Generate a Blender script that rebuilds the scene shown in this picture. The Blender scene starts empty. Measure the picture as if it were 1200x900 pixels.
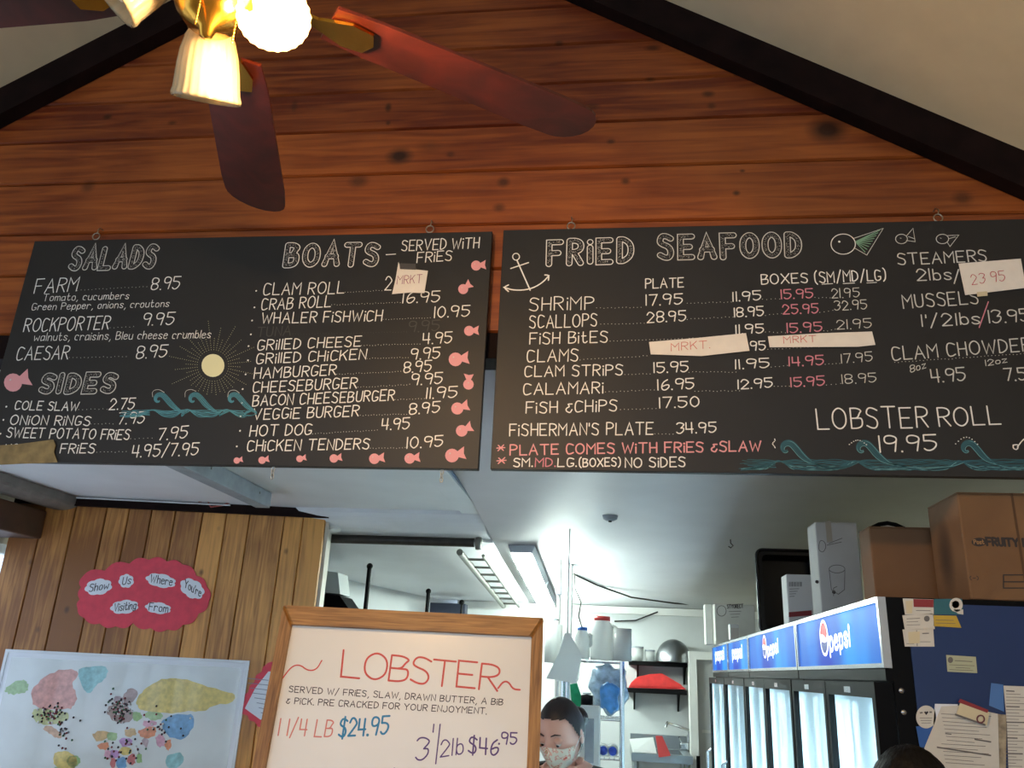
import bpy, bmesh, math, random
from mathutils import Vector, Matrix
random.seed(7)
rnd = random.Random(11)
S = bpy.context.scene
COL = S.collection
R = math.radians
sin, cos, pi = math.sin, math.cos, math.pi

# ------------------------------------------------------------------ camera
F_PX = 960.0
PITCH, ROLL, YAW = R(19.2), R(2.74), R(-7.8)
CAM = Vector((0, 0, 1.75))
_f0 = Vector((sin(YAW), cos(YAW), 0)); _r0 = Vector((cos(YAW), -sin(YAW), 0)); _u0 = Vector((0, 0, 1))
FWD = _f0 * cos(PITCH) + _u0 * sin(PITCH)
_u1 = -_f0 * sin(PITCH) + _u0 * cos(PITCH)
RIGHT = _r0 * cos(ROLL) + _u1 * sin(ROLL)
UP = -_r0 * sin(ROLL) + _u1 * cos(ROLL)
cd = bpy.data.cameras.new('camera')
cd.sensor_fit = 'HORIZONTAL'; cd.sensor_width = 36.0; cd.lens = 36.0 * F_PX / 1200.0
cd.clip_start = 0.02; cd.clip_end = 100
co = bpy.data.objects.new('camera', cd); COL.objects.link(co)
mw = Matrix((RIGHT, UP, -FWD)).transposed().to_4x4(); mw.translation = CAM
co.matrix_world = mw
S.camera = co

# ------------------------------------------------------------------ world, exposure
S.view_settings.view_transform = 'Standard'
S.view_settings.look = 'None'
S.view_settings.gamma = 1.0
S.view_settings.use_curve_mapping = False
S.view_settings.exposure = 0.0
wd = bpy.data.worlds.new('daylight'); S.world = wd; wd.use_nodes = True
bg = wd.node_tree.nodes['Background']
bg.inputs[0].default_value = (0.64, 0.79, 1.0, 1); bg.inputs[1].default_value = 2.4


# ------------------------------------------------------------------ photo rays (used to take real positions on real planes)
def ray(px, py): return RIGHT * ((px - 600) / F_PX) + UP * ((450 - py) / F_PX) + FWD
def at(px, py, Y): d = ray(px, py); return CAM + d * ((Y - CAM.y) / d.y)
def atz(px, py, Z): d = ray(px, py); return CAM + d * ((Z - CAM.z) / d.z)
def atx(px, py, X): d = ray(px, py); return CAM + d * ((X - CAM.x) / d.x)


# ------------------------------------------------------------------ materials
def lin(c):
    if isinstance(c, str):
        c = tuple(int(c[i:i + 2], 16) / 255 for i in (0, 2, 4))
    return tuple(((v + .055) / 1.055) ** 2.4 if v > .04045 else v / 12.92 for v in c) + (1,)

MATS = {}
def mat(name, col, rough=.6, metal=0.0, noise=0.0, scale=20.0, emit=0.0, ecol=None, bump=0.0, spec=.5, stretch=None, coat=0.0, rand=0.0):
    if name in MATS: return MATS[name]
    m = bpy.data.materials.new(name); m.use_nodes = True; nt = m.node_tree; N = nt.nodes; L = nt.links
    b = N['Principled BSDF']; b.inputs['Roughness'].default_value = rough; b.inputs['Metallic'].default_value = metal
    b.inputs['Specular IOR Level'].default_value = spec
    b.inputs['Coat Weight'].default_value = coat
    c = lin(col); b.inputs['Base Color'].default_value = c
    if noise or bump:
        g = N.new('ShaderNodeTexCoord'); mp = N.new('ShaderNodeMapping'); L.new(g.outputs['Object'], mp.inputs[0])
        mp.inputs['Scale'].default_value = stretch or (1, 1, 1)
        t = N.new('ShaderNodeTexNoise'); t.inputs['Scale'].default_value = scale; t.inputs['Detail'].default_value = 6
        L.new(mp.outputs[0], t.inputs[0])
        if noise:
            r = N.new('ShaderNodeMapRange'); r.inputs[1].default_value = .3; r.inputs[2].default_value = .7
            r.inputs[3].default_value = 1 - noise; r.inputs[4].default_value = 1 + noise * .6; L.new(t.outputs[0], r.inputs[0])
            x = N.new('ShaderNodeMix'); x.data_type = 'RGBA'; x.blend_type = 'MULTIPLY'; x.inputs[0].default_value = 1
            x.inputs[6].default_value = c
            L.new(r.outputs[0], x.inputs[7]); out = x.outputs[2]
            L.new(out, b.inputs['Base Color'])
        if bump:
            bp = N.new('ShaderNodeBump'); bp.inputs['Strength'].default_value = bump; bp.inputs['Distance'].default_value = .004
            L.new(t.outputs[0], bp.inputs['Height']); L.new(bp.outputs[0], b.inputs['Normal'])
    if emit:
        b.inputs['Emission Color'].default_value = lin(ecol or col); b.inputs['Emission Strength'].default_value = emit
    MATS[name] = m
    return m


def wood(name, dark, light, grain=(1.2, 1, 22), knots=(), rough=.42, vary=.35, knotcol='2a1208', rand_knots=0.0):
    """boards: streaky grain along one axis, each board its own tone, brown knots"""
    m = bpy.data.materials.new(name); m.use_nodes = True; nt = m.node_tree; N = nt.nodes; L = nt.links
    b = N['Principled BSDF']; b.inputs['Roughness'].default_value = rough
    g = N.new('ShaderNodeNewGeometry'); oi = N.new('ShaderNodeObjectInfo')
    ad = N.new('ShaderNodeVectorMath'); ad.operation = 'MULTIPLY_ADD'
    cr = N.new('ShaderNodeCombineXYZ')
    for i in range(3): L.new(oi.outputs['Random'], cr.inputs[i])
    ad.inputs[1].default_value = (7.3, 3.1, 5.7); L.new(cr.outputs[0], ad.inputs[0]); L.new(g.outputs['Position'], ad.inputs[2])
    mp = N.new('ShaderNodeMapping'); mp.inputs['Scale'].default_value = grain; L.new(ad.outputs[0], mp.inputs[0])
    n1 = N.new('ShaderNodeTexNoise'); n1.inputs['Scale'].default_value = 2.6; n1.inputs['Detail'].default_value = 8; n1.inputs['Distortion'].default_value = .7
    L.new(mp.outputs[0], n1.inputs[0])
    n2 = N.new('ShaderNodeTexNoise'); n2.inputs['Scale'].default_value = 2.3; n2.inputs['Detail'].default_value = 3; L.new(ad.outputs[0], n2.inputs[0])
    mx = N.new('ShaderNodeMath'); mx.operation = 'ADD'; L.new(n1.outputs[0], mx.inputs[0])
    ms = N.new('ShaderNodeMath'); ms.operation = 'MULTIPLY_ADD'; L.new(n2.outputs[0], ms.inputs[0]); ms.inputs[1].default_value = .8
    mr = N.new('ShaderNodeMath'); mr.operation = 'MULTIPLY_ADD'; L.new(oi.outputs['Random'], mr.inputs[0]); mr.inputs[1].default_value = vary; mr.inputs[2].default_value = -.4 - vary / 2
    L.new(mr.outputs[0], ms.inputs[2]); L.new(ms.outputs[0], mx.inputs[1])
    rp = N.new('ShaderNodeValToRGB'); rp.color_ramp.elements[0].position = .25; rp.color_ramp.elements[1].position = .78
    rp.color_ramp.elements[0].color = lin(dark); rp.color_ramp.elements[1].color = lin(light)
    L.new(mx.outputs[0], rp.inputs[0]); col = rp.outputs[0]
    def darken(col, fac_out):
        q = N.new('ShaderNodeMix'); q.data_type = 'RGBA'; L.new(fac_out, q.inputs[0]); L.new(col, q.inputs[6]); q.inputs[7].default_value = lin(knotcol)
        return q.outputs[2]
    for (kx, ky, kz, rx, rz, st) in knots:
        sb = N.new('ShaderNodeVectorMath'); sb.operation = 'SUBTRACT'; L.new(g.outputs['Position'], sb.inputs[0]); sb.inputs[1].default_value = (kx, ky, kz)
        sc = N.new('ShaderNodeVectorMath'); sc.operation = 'MULTIPLY'; L.new(sb.outputs[0], sc.inputs[0]); sc.inputs[1].default_value = (1 / rx, 0, 1 / rz)
        ln = N.new('ShaderNodeVectorMath'); ln.operation = 'LENGTH'; L.new(sc.outputs[0], ln.inputs[0])
        r = N.new('ShaderNodeMapRange'); r.inputs[1].default_value = .45; r.inputs[2].default_value = 1.5; r.inputs[3].default_value = st; r.inputs[4].default_value = 0
        L.new(ln.outputs['Value'], r.inputs[0]); col = darken(col, r.outputs[0])
    if rand_knots:
        mk = N.new('ShaderNodeMapping'); mk.inputs['Scale'].default_value = (4.5, 0.01, 3.2); L.new(ad.outputs[0], mk.inputs[0])
        v = N.new('ShaderNodeTexVoronoi'); v.inputs['Scale'].default_value = 1.3; L.new(mk.outputs[0], v.inputs[0])
        r = N.new('ShaderNodeMapRange'); r.inputs[1].default_value = .035; r.inputs[2].default_value = .10; r.inputs[3].default_value = rand_knots; r.inputs[4].default_value = 0
        L.new(v.outputs['Distance'], r.inputs[0]); col = darken(col, r.outputs[0])
    L.new(col, b.inputs['Base Color'])
    bp = N.new('ShaderNodeBump'); bp.inputs['Strength'].default_value = .25; bp.inputs['Distance'].default_value = .002
    L.new(n1.outputs[0], bp.inputs['Height']); L.new(bp.outputs[0], b.inputs['Normal'])
    return m


# ------------------------------------------------------------------ mesh building
ORG = {}
class MB:
    def __init__(s): s.v = []; s.f = []; s.sm = []
    def add(s, vs, fs, smooth=False):
        k = len(s.v); s.v += [Vector(p) for p in vs]
        s.f += [tuple(i + k for i in f) for f in fs]; s.sm += [smooth] * len(fs); return s
    def box(s, c, d, M=None, bev=0.0):
        c = Vector(c); hx, hy, hz = [q / 2 for q in d]
        if bev <= 0:
            vs = [Vector((x * hx, y * hy, z * hz)) for z in (-1, 1) for y in (-1, 1) for x in (-1, 1)]
            fs = [(0, 2, 3, 1), (4, 5, 7, 6), (0, 1, 5, 4), (2, 6, 7, 3), (0, 4, 6, 2), (1, 3, 7, 5)]
        else:
            bm = bmesh.new(); bmesh.ops.create_cube(bm, size=2)
            for v in bm.verts: v.co = Vector((v.co.x * hx, v.co.y * hy, v.co.z * hz))
            bmesh.ops.bevel(bm, geom=bm.edges[:], offset=min(bev, hx * .9, hy * .9, hz * .9), segments=2, profile=.5, affect='EDGES')
            bm.verts.index_update(); vs = [v.co.copy() for v in bm.verts]; fs = [tuple(v.index for v in f.verts) for f in bm.faces]; bm.free()
        if M is not None: vs = [M @ v for v in vs]
        return s.add([c + v for v in vs], fs)
    def bounds(s, a, b, bev=0.0):
        a = Vector(a); b = Vector(b); return s.box((a + b) / 2, [abs(q) for q in (b - a)], bev=bev)
    def tube(s, pts, r, n=10, closed=False, cap=True, smooth=True):
        pts = [Vector(p) for p in pts]; k = len(pts); rs = r if isinstance(r, (list, tuple)) else [r] * k
        vs = []; prev = None
        for i, p in enumerate(pts):
            if closed: t = pts[(i + 1) % k] - pts[i - 1]
            else: t = pts[min(i + 1, k - 1)] - pts[max(i - 1, 0)]
            t = t.normalized() if t.length > 1e-9 else Vector((0, 0, 1))
            if prev is None:
                a = Vector((0, 0, 1)) if abs(t.z) < .9 else Vector((1, 0, 0)); u = t.cross(a).normalized()
            else: u = (prev - t * prev.dot(t)); u = u.normalized() if u.length > 1e-6 else t.orthogonal().normalized()
            prev = u; w = t.cross(u)
            vs += [p + (u * cos(2 * pi * j / n) + w * sin(2 * pi * j / n)) * rs[i] for j in range(n)]
        fs = []
        for i in range(k if closed else k - 1):
            a, b = i * n, ((i + 1) % k) * n
            fs += [(a + j, a + (j + 1) % n, b + (j + 1) % n, b + j) for j in range(n)]
        s.add(vs, fs, smooth)
        if cap and not closed:
            s.add(vs[:n], [tuple(range(n - 1, -1, -1))]); s.add(vs[-n:], [tuple(range(n))])
        return s
    def lathe(s, prof, c=(0, 0, 0), axis=(0, 0, 1), n=24, flute=0.0, nf=24, smooth=True):
        ax = Vector(axis).normalized(); u = ax.orthogonal().normalized(); w = ax.cross(u); c = Vector(c); vs = []
        for (r, h) in prof:
            for j in range(n):
                a = 2 * pi * j / n; rr = r * (1 + flute * cos(nf * a)); vs.append(c + ax * h + (u * cos(a) + w * sin(a)) * rr)
        fs = [(i * n + j, i * n + (j + 1) % n, (i + 1) * n + (j + 1) % n, (i + 1) * n + j) for i in range(len(prof) - 1) for j in range(n)]
        return s.add(vs, fs, smooth)
    def sphere(s, c, r, n=16, m=10, f=None):
        c = Vector(c); r = r if isinstance(r, (list, tuple)) else (r, r, r); vs = []
        for i in range(m + 1):
            th = pi * i / m
            for j in range(n):
                a = 2 * pi * j / n; p = Vector((sin(th) * cos(a) * r[0], sin(th) * sin(a) * r[1], cos(th) * r[2]))
                vs.append(c + (f(p) if f else p))
        return s.add(vs, [(i * n + j, (i + 1) * n + j, (i + 1) * n + (j + 1) % n, i * n + (j + 1) % n) for i in range(m) for j in range(n)], True)
    def prism(s, poly, off):
        """closed polygon (3d points), extruded by vector off"""
        off = Vector(off); poly = [Vector(p) for p in poly]; n = len(poly)
        return s.add(poly + [p + off for p in poly], [tuple(range(n)), tuple(range(2 * n - 1, n - 1, -1))] + [(i, i + n, (i + 1) % n + n, (i + 1) % n) for i in range(n)])
    def build(s, name, m, parent=None, fix=True):
        o0 = ORG.get(parent.name, Vector()) if parent else Vector()
        me = bpy.data.meshes.new(name); me.from_pydata([v - o0 for v in s.v], [], s.f)
        me.polygons.foreach_set('use_smooth', s.sm)
        if fix:
            bm = bmesh.new(); bm.from_mesh(me); bmesh.ops.recalc_face_normals(bm, faces=bm.faces[:]); bm.to_mesh(me); bm.free()
        me.update(); me.materials.append(m)
        o = bpy.data.objects.new(name, me); COL.objects.link(o)
        if parent: o.parent = parent
        ORG[o.name] = o0
        return o


def tag(o, label=None, cat=None, group=None, kind=None):
    if label: o['label'] = label
    if cat: o['category'] = cat
    if group: o['group'] = group
    if kind: o['kind'] = kind
    return o
def thing(name, label, cat, loc=(0, 0, 0), group=None):
    o = bpy.data.objects.new(name, None); o.empty_display_size = .05; o.location = loc; COL.objects.link(o); ORG[o.name] = Vector(loc)
    return tag(o, label, cat, group)
def struct(o): o['kind'] = 'structure'; return o
def sempty(name):
    o = bpy.data.objects.new(name, None); COL.objects.link(o); ORG[o.name] = Vector(); return struct(o)


# ------------------------------------------------------------------ drawing on flat surfaces
class Plane:
    def __init__(s, o, u, v):
        s.o = Vector(o); s.u = Vector(u).normalized(); s.v = Vector(v).normalized(); s.n = s.u.cross(s.v).normalized()
        if s.n.dot(CAM - s.o) < 0: s.n = -s.n
    def hit(s, px, py): d = ray(px, py); return CAM + d * ((s.o - CAM).dot(s.n) / d.dot(s.n))
    def uv(s, px, py): p = s.hit(px, py) - s.o; return (p.dot(s.u), p.dot(s.v))
    def pt(s, a, b, off=0.0): return s.o + s.u * a + s.v * b + s.n * off

def chaikin(p, closed, it=2):
    for _ in range(it):
        q = [] if closed else [p[0]]; n = len(p)
        for i in range(n if closed else n - 1):
            a, b = p[i], p[(i + 1) % n]
            q += [(a[0] * .75 + b[0] * .25, a[1] * .75 + b[1] * .25), (a[0] * .25 + b[0] * .75, a[1] * .25 + b[1] * .75)]
        if not closed: q.append(p[-1])
        p = q
    return p

RIBK = [0]
def rib(mb, pl, pts, w, off=.0006, caps=6):
    """a marker stroke: flat mitred ribbon with round ends, pts in plane coordinates (metres); each stroke lies a hair above the last"""
    h = w / 2; RIBK[0] = (RIBK[0] + 1) % 12; off = off + RIBK[0] * 2.2e-5
    q = [pts[0]]
    for p in pts[1:]:
        if math.hypot(p[0] - q[-1][0], p[1] - q[-1][1]) > w * .04: q.append(p)
    if len(q) < 2: dot(mb, pl, pts[0], h, off, 8); return
    closed = len(q) > 3 and math.hypot(q[0][0] - q[-1][0], q[0][1] - q[-1][1]) < w * .3
    def nrm(a, b): dx, dy = b[0] - a[0], b[1] - a[1]; l = math.hypot(dx, dy); return (-dy / l, dx / l)
    L, Rr = [], []
    for i, p in enumerate(q):
        if 0 < i < len(q) - 1: n0, n1 = nrm(q[i - 1], p), nrm(p, q[i + 1])
        elif closed: n0, n1 = nrm(q[-2], q[-1]), nrm(q[0], q[1])
        else: n0 = n1 = nrm(q[0], q[1]) if i == 0 else nrm(q[-2], q[-1])
        mx, my = n0[0] + n1[0], n0[1] + n1[1]; l = math.hypot(mx, my)
        if l < .35: mx, my, k = n0[0], n0[1], 1.0
        else: mx, my = mx / l, my / l; k = min(1.8, 2 / l)
        L.append((p[0] + mx * h * k, p[1] + my * h * k)); Rr.append((p[0] - mx * h * k, p[1] - my * h * k))
    n = len(q)
    mb.add([pl.pt(*p, off) for p in L] + [pl.pt(*p, off) for p in Rr], [(i, i + 1, i + 1 + n, i + n) for i in range(n - 1)])
    if caps and not closed:
        for p, d in ((q[0], nrm(q[0], q[1])), (q[-1], nrm(q[-1], q[-2]))):
            a0 = math.atan2(d[1], d[0]); m = 4 if w < .006 else 8
            mb.add([pl.pt(p[0] + h * cos(a0 + pi * j / m), p[1] + h * sin(a0 + pi * j / m), off) for j in range(m + 1)], [tuple(range(m + 1))])
def dot(mb, pl, p, r, off=.0006, n=6):
    mb.add([pl.pt(p[0] + r * cos(2 * pi * j / n), p[1] + r * sin(2 * pi * j / n), off) for j in range(n)], [tuple(range(n))])
def fill(mb, pl, pts, off=.0006): mb.add([pl.pt(a, b, off) for a, b in pts], [tuple(range(len(pts)))])

G = {}
def gl(ch, s): G[ch] = s
for ch, s in dict(A="003860|1353", B="0008|~083857463404|~043454513000", C="~5738180602103051", D="0008|~082856522000", E="58080050|0444", F="580800|0444",
    G="~573818060210305153|3353", H="0008|5058|0454", I="0008", J="~485230100102", K="0008|5803|2550", L="080050", M="0008346860", N="00085058",
    O="@2848666240200206", P="0008|~083857553404", Q="@2848666240200206|4260", R="0008|~083857553404|2450", S="~57381806154452402001", T="0868|3830",
    U="~080210405258", V="083068", W="0820466088", X="0860|6800", Y="0834|683430", Z="08580050",
    a="@153544411000204|4540".replace("1000204", "10000204"), b="0008|@153542413010", c="~443515040110304", d="4840|@1535444130100104", e="~0343443515040110304", f="~482826|2620|0646",
    g="@1535444130100104|~454a3b1b0a", h="0008|~0315354440", i="0005|.07", k="0008|4502|2440", l="0008", m="0005|~0315253430|~3445556460", n="0005|~0315354440",
    o="@1535444130100104", p="050b|@15354441301001", r="0005|~03153544", s="~44351504133241301001", t="~1811203041|0535", u="~0501103041|4540", v="052045", w="0510335065",
    x="0045|0540", y="0520|451b", z="05450040").items(): gl(ch, s)
G['c'] = "~44351504011030"; G['e'] = "~03434435150401103041"; G['b'] = "0008|@1535434130100204"
for ch, s in {'0': "@2838565230200206", '1': "0008", '2': "~061838565500|0050", '3': "~071838575634|~345452301001", '4': "080353|4840", '5': "5808|0805|~05355452301001",
    '6': "~481602103052543413", '7': "085820", '8': "@1838575534140507|@1434535130100103", '9': "@1838575534140507|5640", '.': ".00", ',': "100b", '-': "0444", '/': "0a49",
    '(': "~2907012a", ')': "~0927210a", "'": "0806", '&': "~4636162524|~24030120304 2".replace(" ", ""), '$': "~57381806154452402001|393a", '!': "0803|.00",
    '~': "~0203152534425264", '*': "0464|1652|1256"}.items(): gl(ch, s)
G['1f'] = "0618"; 
YV = {'a': -1, 'b': -2, 'c': -3}
def strokes(ch):
    out = []
    for st in G[ch].split('|'):
        mode = st[0] if st[0] in '~@.' else ''
        body = st[1:] if mode else st
        pts = [(float(int(body[i])), float(YV.get(body[i + 1], 0) if body[i + 1] in YV else int(body[i + 1]))) for i in range(0, len(body) - 1, 2)]
        if mode == '~': pts = chaikin(pts, False)
        elif mode == '@': pts = chaikin(pts, True); pts.append(pts[0])
        out.append((mode, pts))
    return out
GC = {}
def glyph(ch):
    if ch not in GC:
        st = strokes(ch); w = max(p[0] for _, ps in st for p in ps); GC[ch] = (st, w)
    return GC[ch]

def text_paths(pl, s, p0, p1, h, jit=.5, gap=2.1, space=4.0):
    """px baseline p0->p1, cap height h px; returns strokes in plane coordinates"""
    adv = 0; items = []
    for ch in s:
        if ch == ' ': adv += space; continue
        st, w = glyph(ch); items.append((ch, adv, w, st)); adv += w + gap
    total = adv - gap
    (x0, y0), (x1, y1) = p0, p1; ux, uy = (x1 - x0) / total, (y1 - y0) / total
    q = pl.hit((x0 + x1) / 2, (y0 + y1) / 2)
    d = (q + pl.v * .1) - CAM; d2 = q - CAM
    def pj(d): z = d.dot(FWD); return (600 + F_PX * d.dot(RIGHT) / z, 450 - F_PX * d.dot(UP) / z)
    a, b = pj(d2), pj(d); vx, vy = b[0] - a[0], b[1] - a[1]; l = math.hypot(vx, vy); vx, vy = vx / l * h / 8, vy / l * h / 8
    out = []
    for ch, ad, w, st in items:
        dx, dy = rnd.uniform(-.3, .3) * jit, rnd.uniform(-.35, .35) * jit; sc = 1 + rnd.uniform(-.06, .06) * jit; sl = rnd.uniform(-.03, .06) * jit
        for mode, ps in st:
            o = []
            for (gx, gy) in ps:
                gx2 = ad + gx + dx + gy * sl; gy2 = gy * sc + dy
                o.append(pl.uv(x0 + ux * gx2 + vx * gy2, y0 + uy * gx2 + vy * gy2))
            out.append((mode, o))
    return out
def text(parent, pl, s, p0, p1, h, m, w=.0026, name='lettering', off=.0006, jit=.5, gap=2.1, space=4.0):
    mb = MB()
    for mode, ps in text_paths(pl, s, p0, p1, h, jit, gap, space):
        if mode == '.' : dot(mb, pl, ps[0], w * .75, off, 8)
        else: rib(mb, pl, ps, w, off)
    return mb.build(name, m, parent, fix=False)
def fat_text(parent, pl, s, p0, p1, h, w, m, mdark, line=.0026):
    mb, md, mt = MB(), MB(), MB()
    for mode, ps in text_paths(pl, s, p0, p1, h, .7, 4.0, 5.0):
        if mode == '.': dot(mb, pl, ps[0], w * .5, .0006, 14); dot(md, pl, ps[0], w * .5 - line, .0011, 14); continue
        rib(mb, pl, ps, w, .0006, 12); rib(md, pl, ps, w - 2 * line, .0011, 12)
        L = 0
        for i in range(len(ps) - 1):
            (ax, ay), (bx, by) = ps[i], ps[i + 1]; n = max(1, int(math.hypot(bx - ax, by - ay) / .0016))
            for k in range(n):
                t = rnd.random(); a = rnd.uniform(-1, 1) * (w / 2 - line * 1.3); b = rnd.uniform(-1, 1) * (w / 2 - line * 1.3)
                dot(mt, pl, (ax + (bx - ax) * t + a * .7, ay + (by - ay) * t + b * .7), .00075, .0016 + k * 1e-6, 4)
    o = mb.build('heading_lettering', m, parent, fix=False)
    md.build('letter_fill', mdark, o, fix=False); tag(mt.build('letter_stipple', m, o, fix=False), kind='stuff')
    return o
def leader(parent, pl, p0, p1, m, step=6.0, r=.0011):
    mb = MB(); n = max(2, int(math.hypot(p1[0] - p0[0], p1[1] - p0[1]) / step))
    for i in range(n + 1):
        t = i / n; dot(mb, pl, pl.uv(p0[0] + (p1[0] - p0[0]) * t, p0[1] + (p1[1] - p0[1]) * t + rnd.uniform(-.5, .5)), r, .0006, 5)
    return tag(mb.build('leader_dots', m, parent, fix=False), kind='stuff')
def draw(parent, pl, name, paths, m, w=.002, off=.0006, smooth=True, closed=False):
    mb = MB()
    for ps in paths:
        q = chaikin(list(ps), closed) if smooth else list(ps)
        if closed: q = q + [q[0]]
        rib(mb, pl, [pl.uv(*p) for p in q], w, off)
    return mb.build(name, m, parent, fix=False)
def shape(parent, pl, name, polys, m, off=.0006):
    mb = MB()
    for p in polys: fill(mb, pl, [pl.uv(*q) for q in p], off)
    return mb.build(name, m, parent, fix=False)
def circ(cx, cy, r, n=16, ry=None, a0=0): return [(cx + r * cos(2 * pi * i / n + a0), cy + (ry or r) * sin(2 * pi * i / n + a0)) for i in range(n)]
def sheet(name, pl, pts, m, th=.0008, off=.0002, parent=None):
    """a sheet of paper or card lying on a plane, outline in photo pixels"""
    mb = MB(); p = [pl.pt(*pl.uv(*q), off) for q in pts]; mb.prism(p, pl.n * th); return mb.build(name, m, parent)

# ================================================================== THE ROOM
WALL_Y = 2.0; KC = 2.525; XL, XR = -3.30, 1.62
# rake lines of the gable (bottom of the dark rafters at the wall)
def rake(x): return min(3.715 - .618 * (x + .171), 3.317 + .610 * (x + 1.977))
XP = (3.715 - .618 * .171 - 3.317 - .610 * 1.977) / (.610 + .618)
RT = .125
mk_pine = []
for (px, py, rx, rz, st) in [(468, 183, 15, 10, .95), (970, 152, 20, 14, .95), (126, 137, 6, 3.5, .8), (202, 144, 6, 3, .6), (455, 126, 4, 6, .8), (455, 144, 3, 3, .7), (420, 212, 12, 8, .6),
    (590, 213, 7, 6, .7), (585, 243, 7, 5, .6), (830, 110, 7, 4, .7), (834, 124, 5, 4, .6), (716, 166, 5, 3, .7), (733, 212, 5, 4, .7), (863, 226, 4, 3, .8), (103, 218, 9, 8, .55),
    (765, 56, 9, 4, .7), (762, 93, 6, 3, .7), (694, 125, 9, 4, .6), (695, 142, 6, 4, .6), (655, 50, 5, 3, .6), (528, 181, 5, 4, .5), (870, 200, 3, 2, .7), (502, 172, 16, 8, .3), (1128, 232, 10, 8, .6), (345, 124, 4, 8, .5)]:
    p = at(px, py, WALL_Y); mk_pine.append((p.x, p.y, p.z, rx * .0022, rz * .0024, st))
M_pine = wood('stained_pine', '642610', 'a85a26', (1.1, 1, 20), mk_pine, rough=.38, vary=.25)
M_stain = mat('dark_stained_beam', '1a0d0b', .75, noise=.5, scale=14, bump=.4, spec=.12)
M_cream = mat('cream_plaster', 'd6c8a8', .85, noise=.06, scale=9, bump=.15)
M_kceil = mat('white_painted_ceiling', 'd8dade', .6, noise=.05, scale=4)
M_kwall = mat('grey_white_wall', 'cfd2d2', .7, noise=.06, scale=5)
M_white = mat('white_paint', 'e6e6e2', .5, noise=.04, scale=12)
M_floor = mat('floor_tile', '9c8c7a', .5, noise=.2, scale=7)

M_clear = bpy.data.materials.new('window_glass'); M_clear.use_nodes = True
_N = M_clear.node_tree.nodes; _N.remove(_N['Principled BSDF']); _t = _N.new('ShaderNodeBsdfTransparent'); _g = _N.new('ShaderNodeBsdfGlossy'); _g.inputs['Roughness'].default_value = .03; _m = _N.new('ShaderNodeMixShader'); _m.inputs[0].default_value = .06
M_clear.node_tree.links.new(_t.outputs[0], _m.inputs[1]); M_clear.node_tree.links.new(_g.outputs[0], _m.inputs[2]); M_clear.node_tree.links.new(_m.outputs[0], _N['Material Output'].inputs[0])
gable = sempty('wall_gable')
seams = [2.60, 2.79, 2.93, 3.107, 3.26, 3.403, 3.545, 3.69, 3.83, 3.97, 4.10]
for i in range(len(seams) - 1):
    z0, z1 = seams[i] + .0015, seams[i + 1] - .0015
    up = RT * .55
    def xl(z): return XP - (rake(XP) + up - z) / .610
    def xr(z): return XP + (rake(XP) + up - z) / .618
    zt = min(z1, rake(XP) + up - .002)
    if zt <= z0: continue
    pts = [(max(xl(z0), XL), z0), (min(xr(z0), XR), z0), (min(xr(zt), XR), zt), (max(xl(zt), XL), zt)]
    mb = MB(); d = rnd.uniform(-.0012, .0012)
    # tongue-and-groove board with eased edges
    e = .004
    f = [Vector((pts[0][0], WALL_Y + d, z0 + e)), Vector((pts[1][0], WALL_Y + d, z0 + e)), Vector((pts[2][0], WALL_Y + d, zt - e)), Vector((pts[3][0], WALL_Y + d, zt - e))]
    b = [Vector((pts[k][0], WALL_Y + .008, pts[k][1])) for k in range(4)]; c = [q + Vector((0, .018, 0)) for q in b]
    mb.add(f + b + c, [(0, 1, 2, 3)] + [(k, (k + 1) % 4, (k + 1) % 4 + 4, k + 4) for k in range(4)] + [(k + 4, (k + 1) % 4 + 4, (k + 1) % 4 + 8, k + 8) for k in range(4)] + [(11, 10, 9, 8)])
    mb.build('plank', M_pine, gable)
bk = MB(); bk.prism([(XL, WALL_Y + .03, 2.56), (XR, WALL_Y + .03, 2.56), (XR, WALL_Y + .03, max(2.6, rake(XR))), (XP, WALL_Y + .03, rake(XP) + .05), (XL, WALL_Y + .03, max(2.6, rake(XL)))], (0, .06, 0))
bk.build('backing', M_stain, gable)
# header beam under the gable
struct(MB().bounds((XL, WALL_Y - .0, 2.525), (XR, WALL_Y + .09, 2.597)).build('trim_1', M_stain))
# rafters along the gable, rough-sawn upper edge
def rafter(name, x0, x1):
    n = 60; mb = MB(); vs = []
    for i in range(n + 1):
        x = x0 + (x1 - x0) * i / n; zb = rake(x); zt = zb + RT + rnd.uniform(-.004, .004)
        vs += [(x, 1.95, zb), (x, 1.95, zt), (x, 1.998, zt), (x, 1.998, zb)]
    fs = [(i * 4 + j, i * 4 + (j + 1) % 4, i * 4 + 4 + (j + 1) % 4, i * 4 + 4 + j) for i in range(n) for j in range(4)] + [(0, 1, 2, 3), (n * 4 + 3, n * 4 + 2, n * 4 + 1, n * 4)]
    mb.add(vs, fs); return struct(mb.build(name, M_stain))
rafter('trim_2', XL, XP); rafter('trim_3', XP, XR)
# sloped plaster ceilings of the dining room
for nm, x0, x1 in (('ceiling_left', XL - .1, XP), ('ceiling_right', XP, XR + .1)):
    mb = MB(); mb.prism([(x0, -3.6, rake(x0) + RT - .006), (x1, -3.6, rake(x1) + RT - .006), (x1, -3.6, rake(x1) + RT + .08), (x0, -3.6, rake(x0) + RT + .08)], (0, 5.595, 0))
    struct(mb.build(nm, M_cream))
struct(MB().bounds((XL - .1, -3.6, -.05), (XR + .3, 7.2, 0)).build('floor', M_floor))
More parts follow.
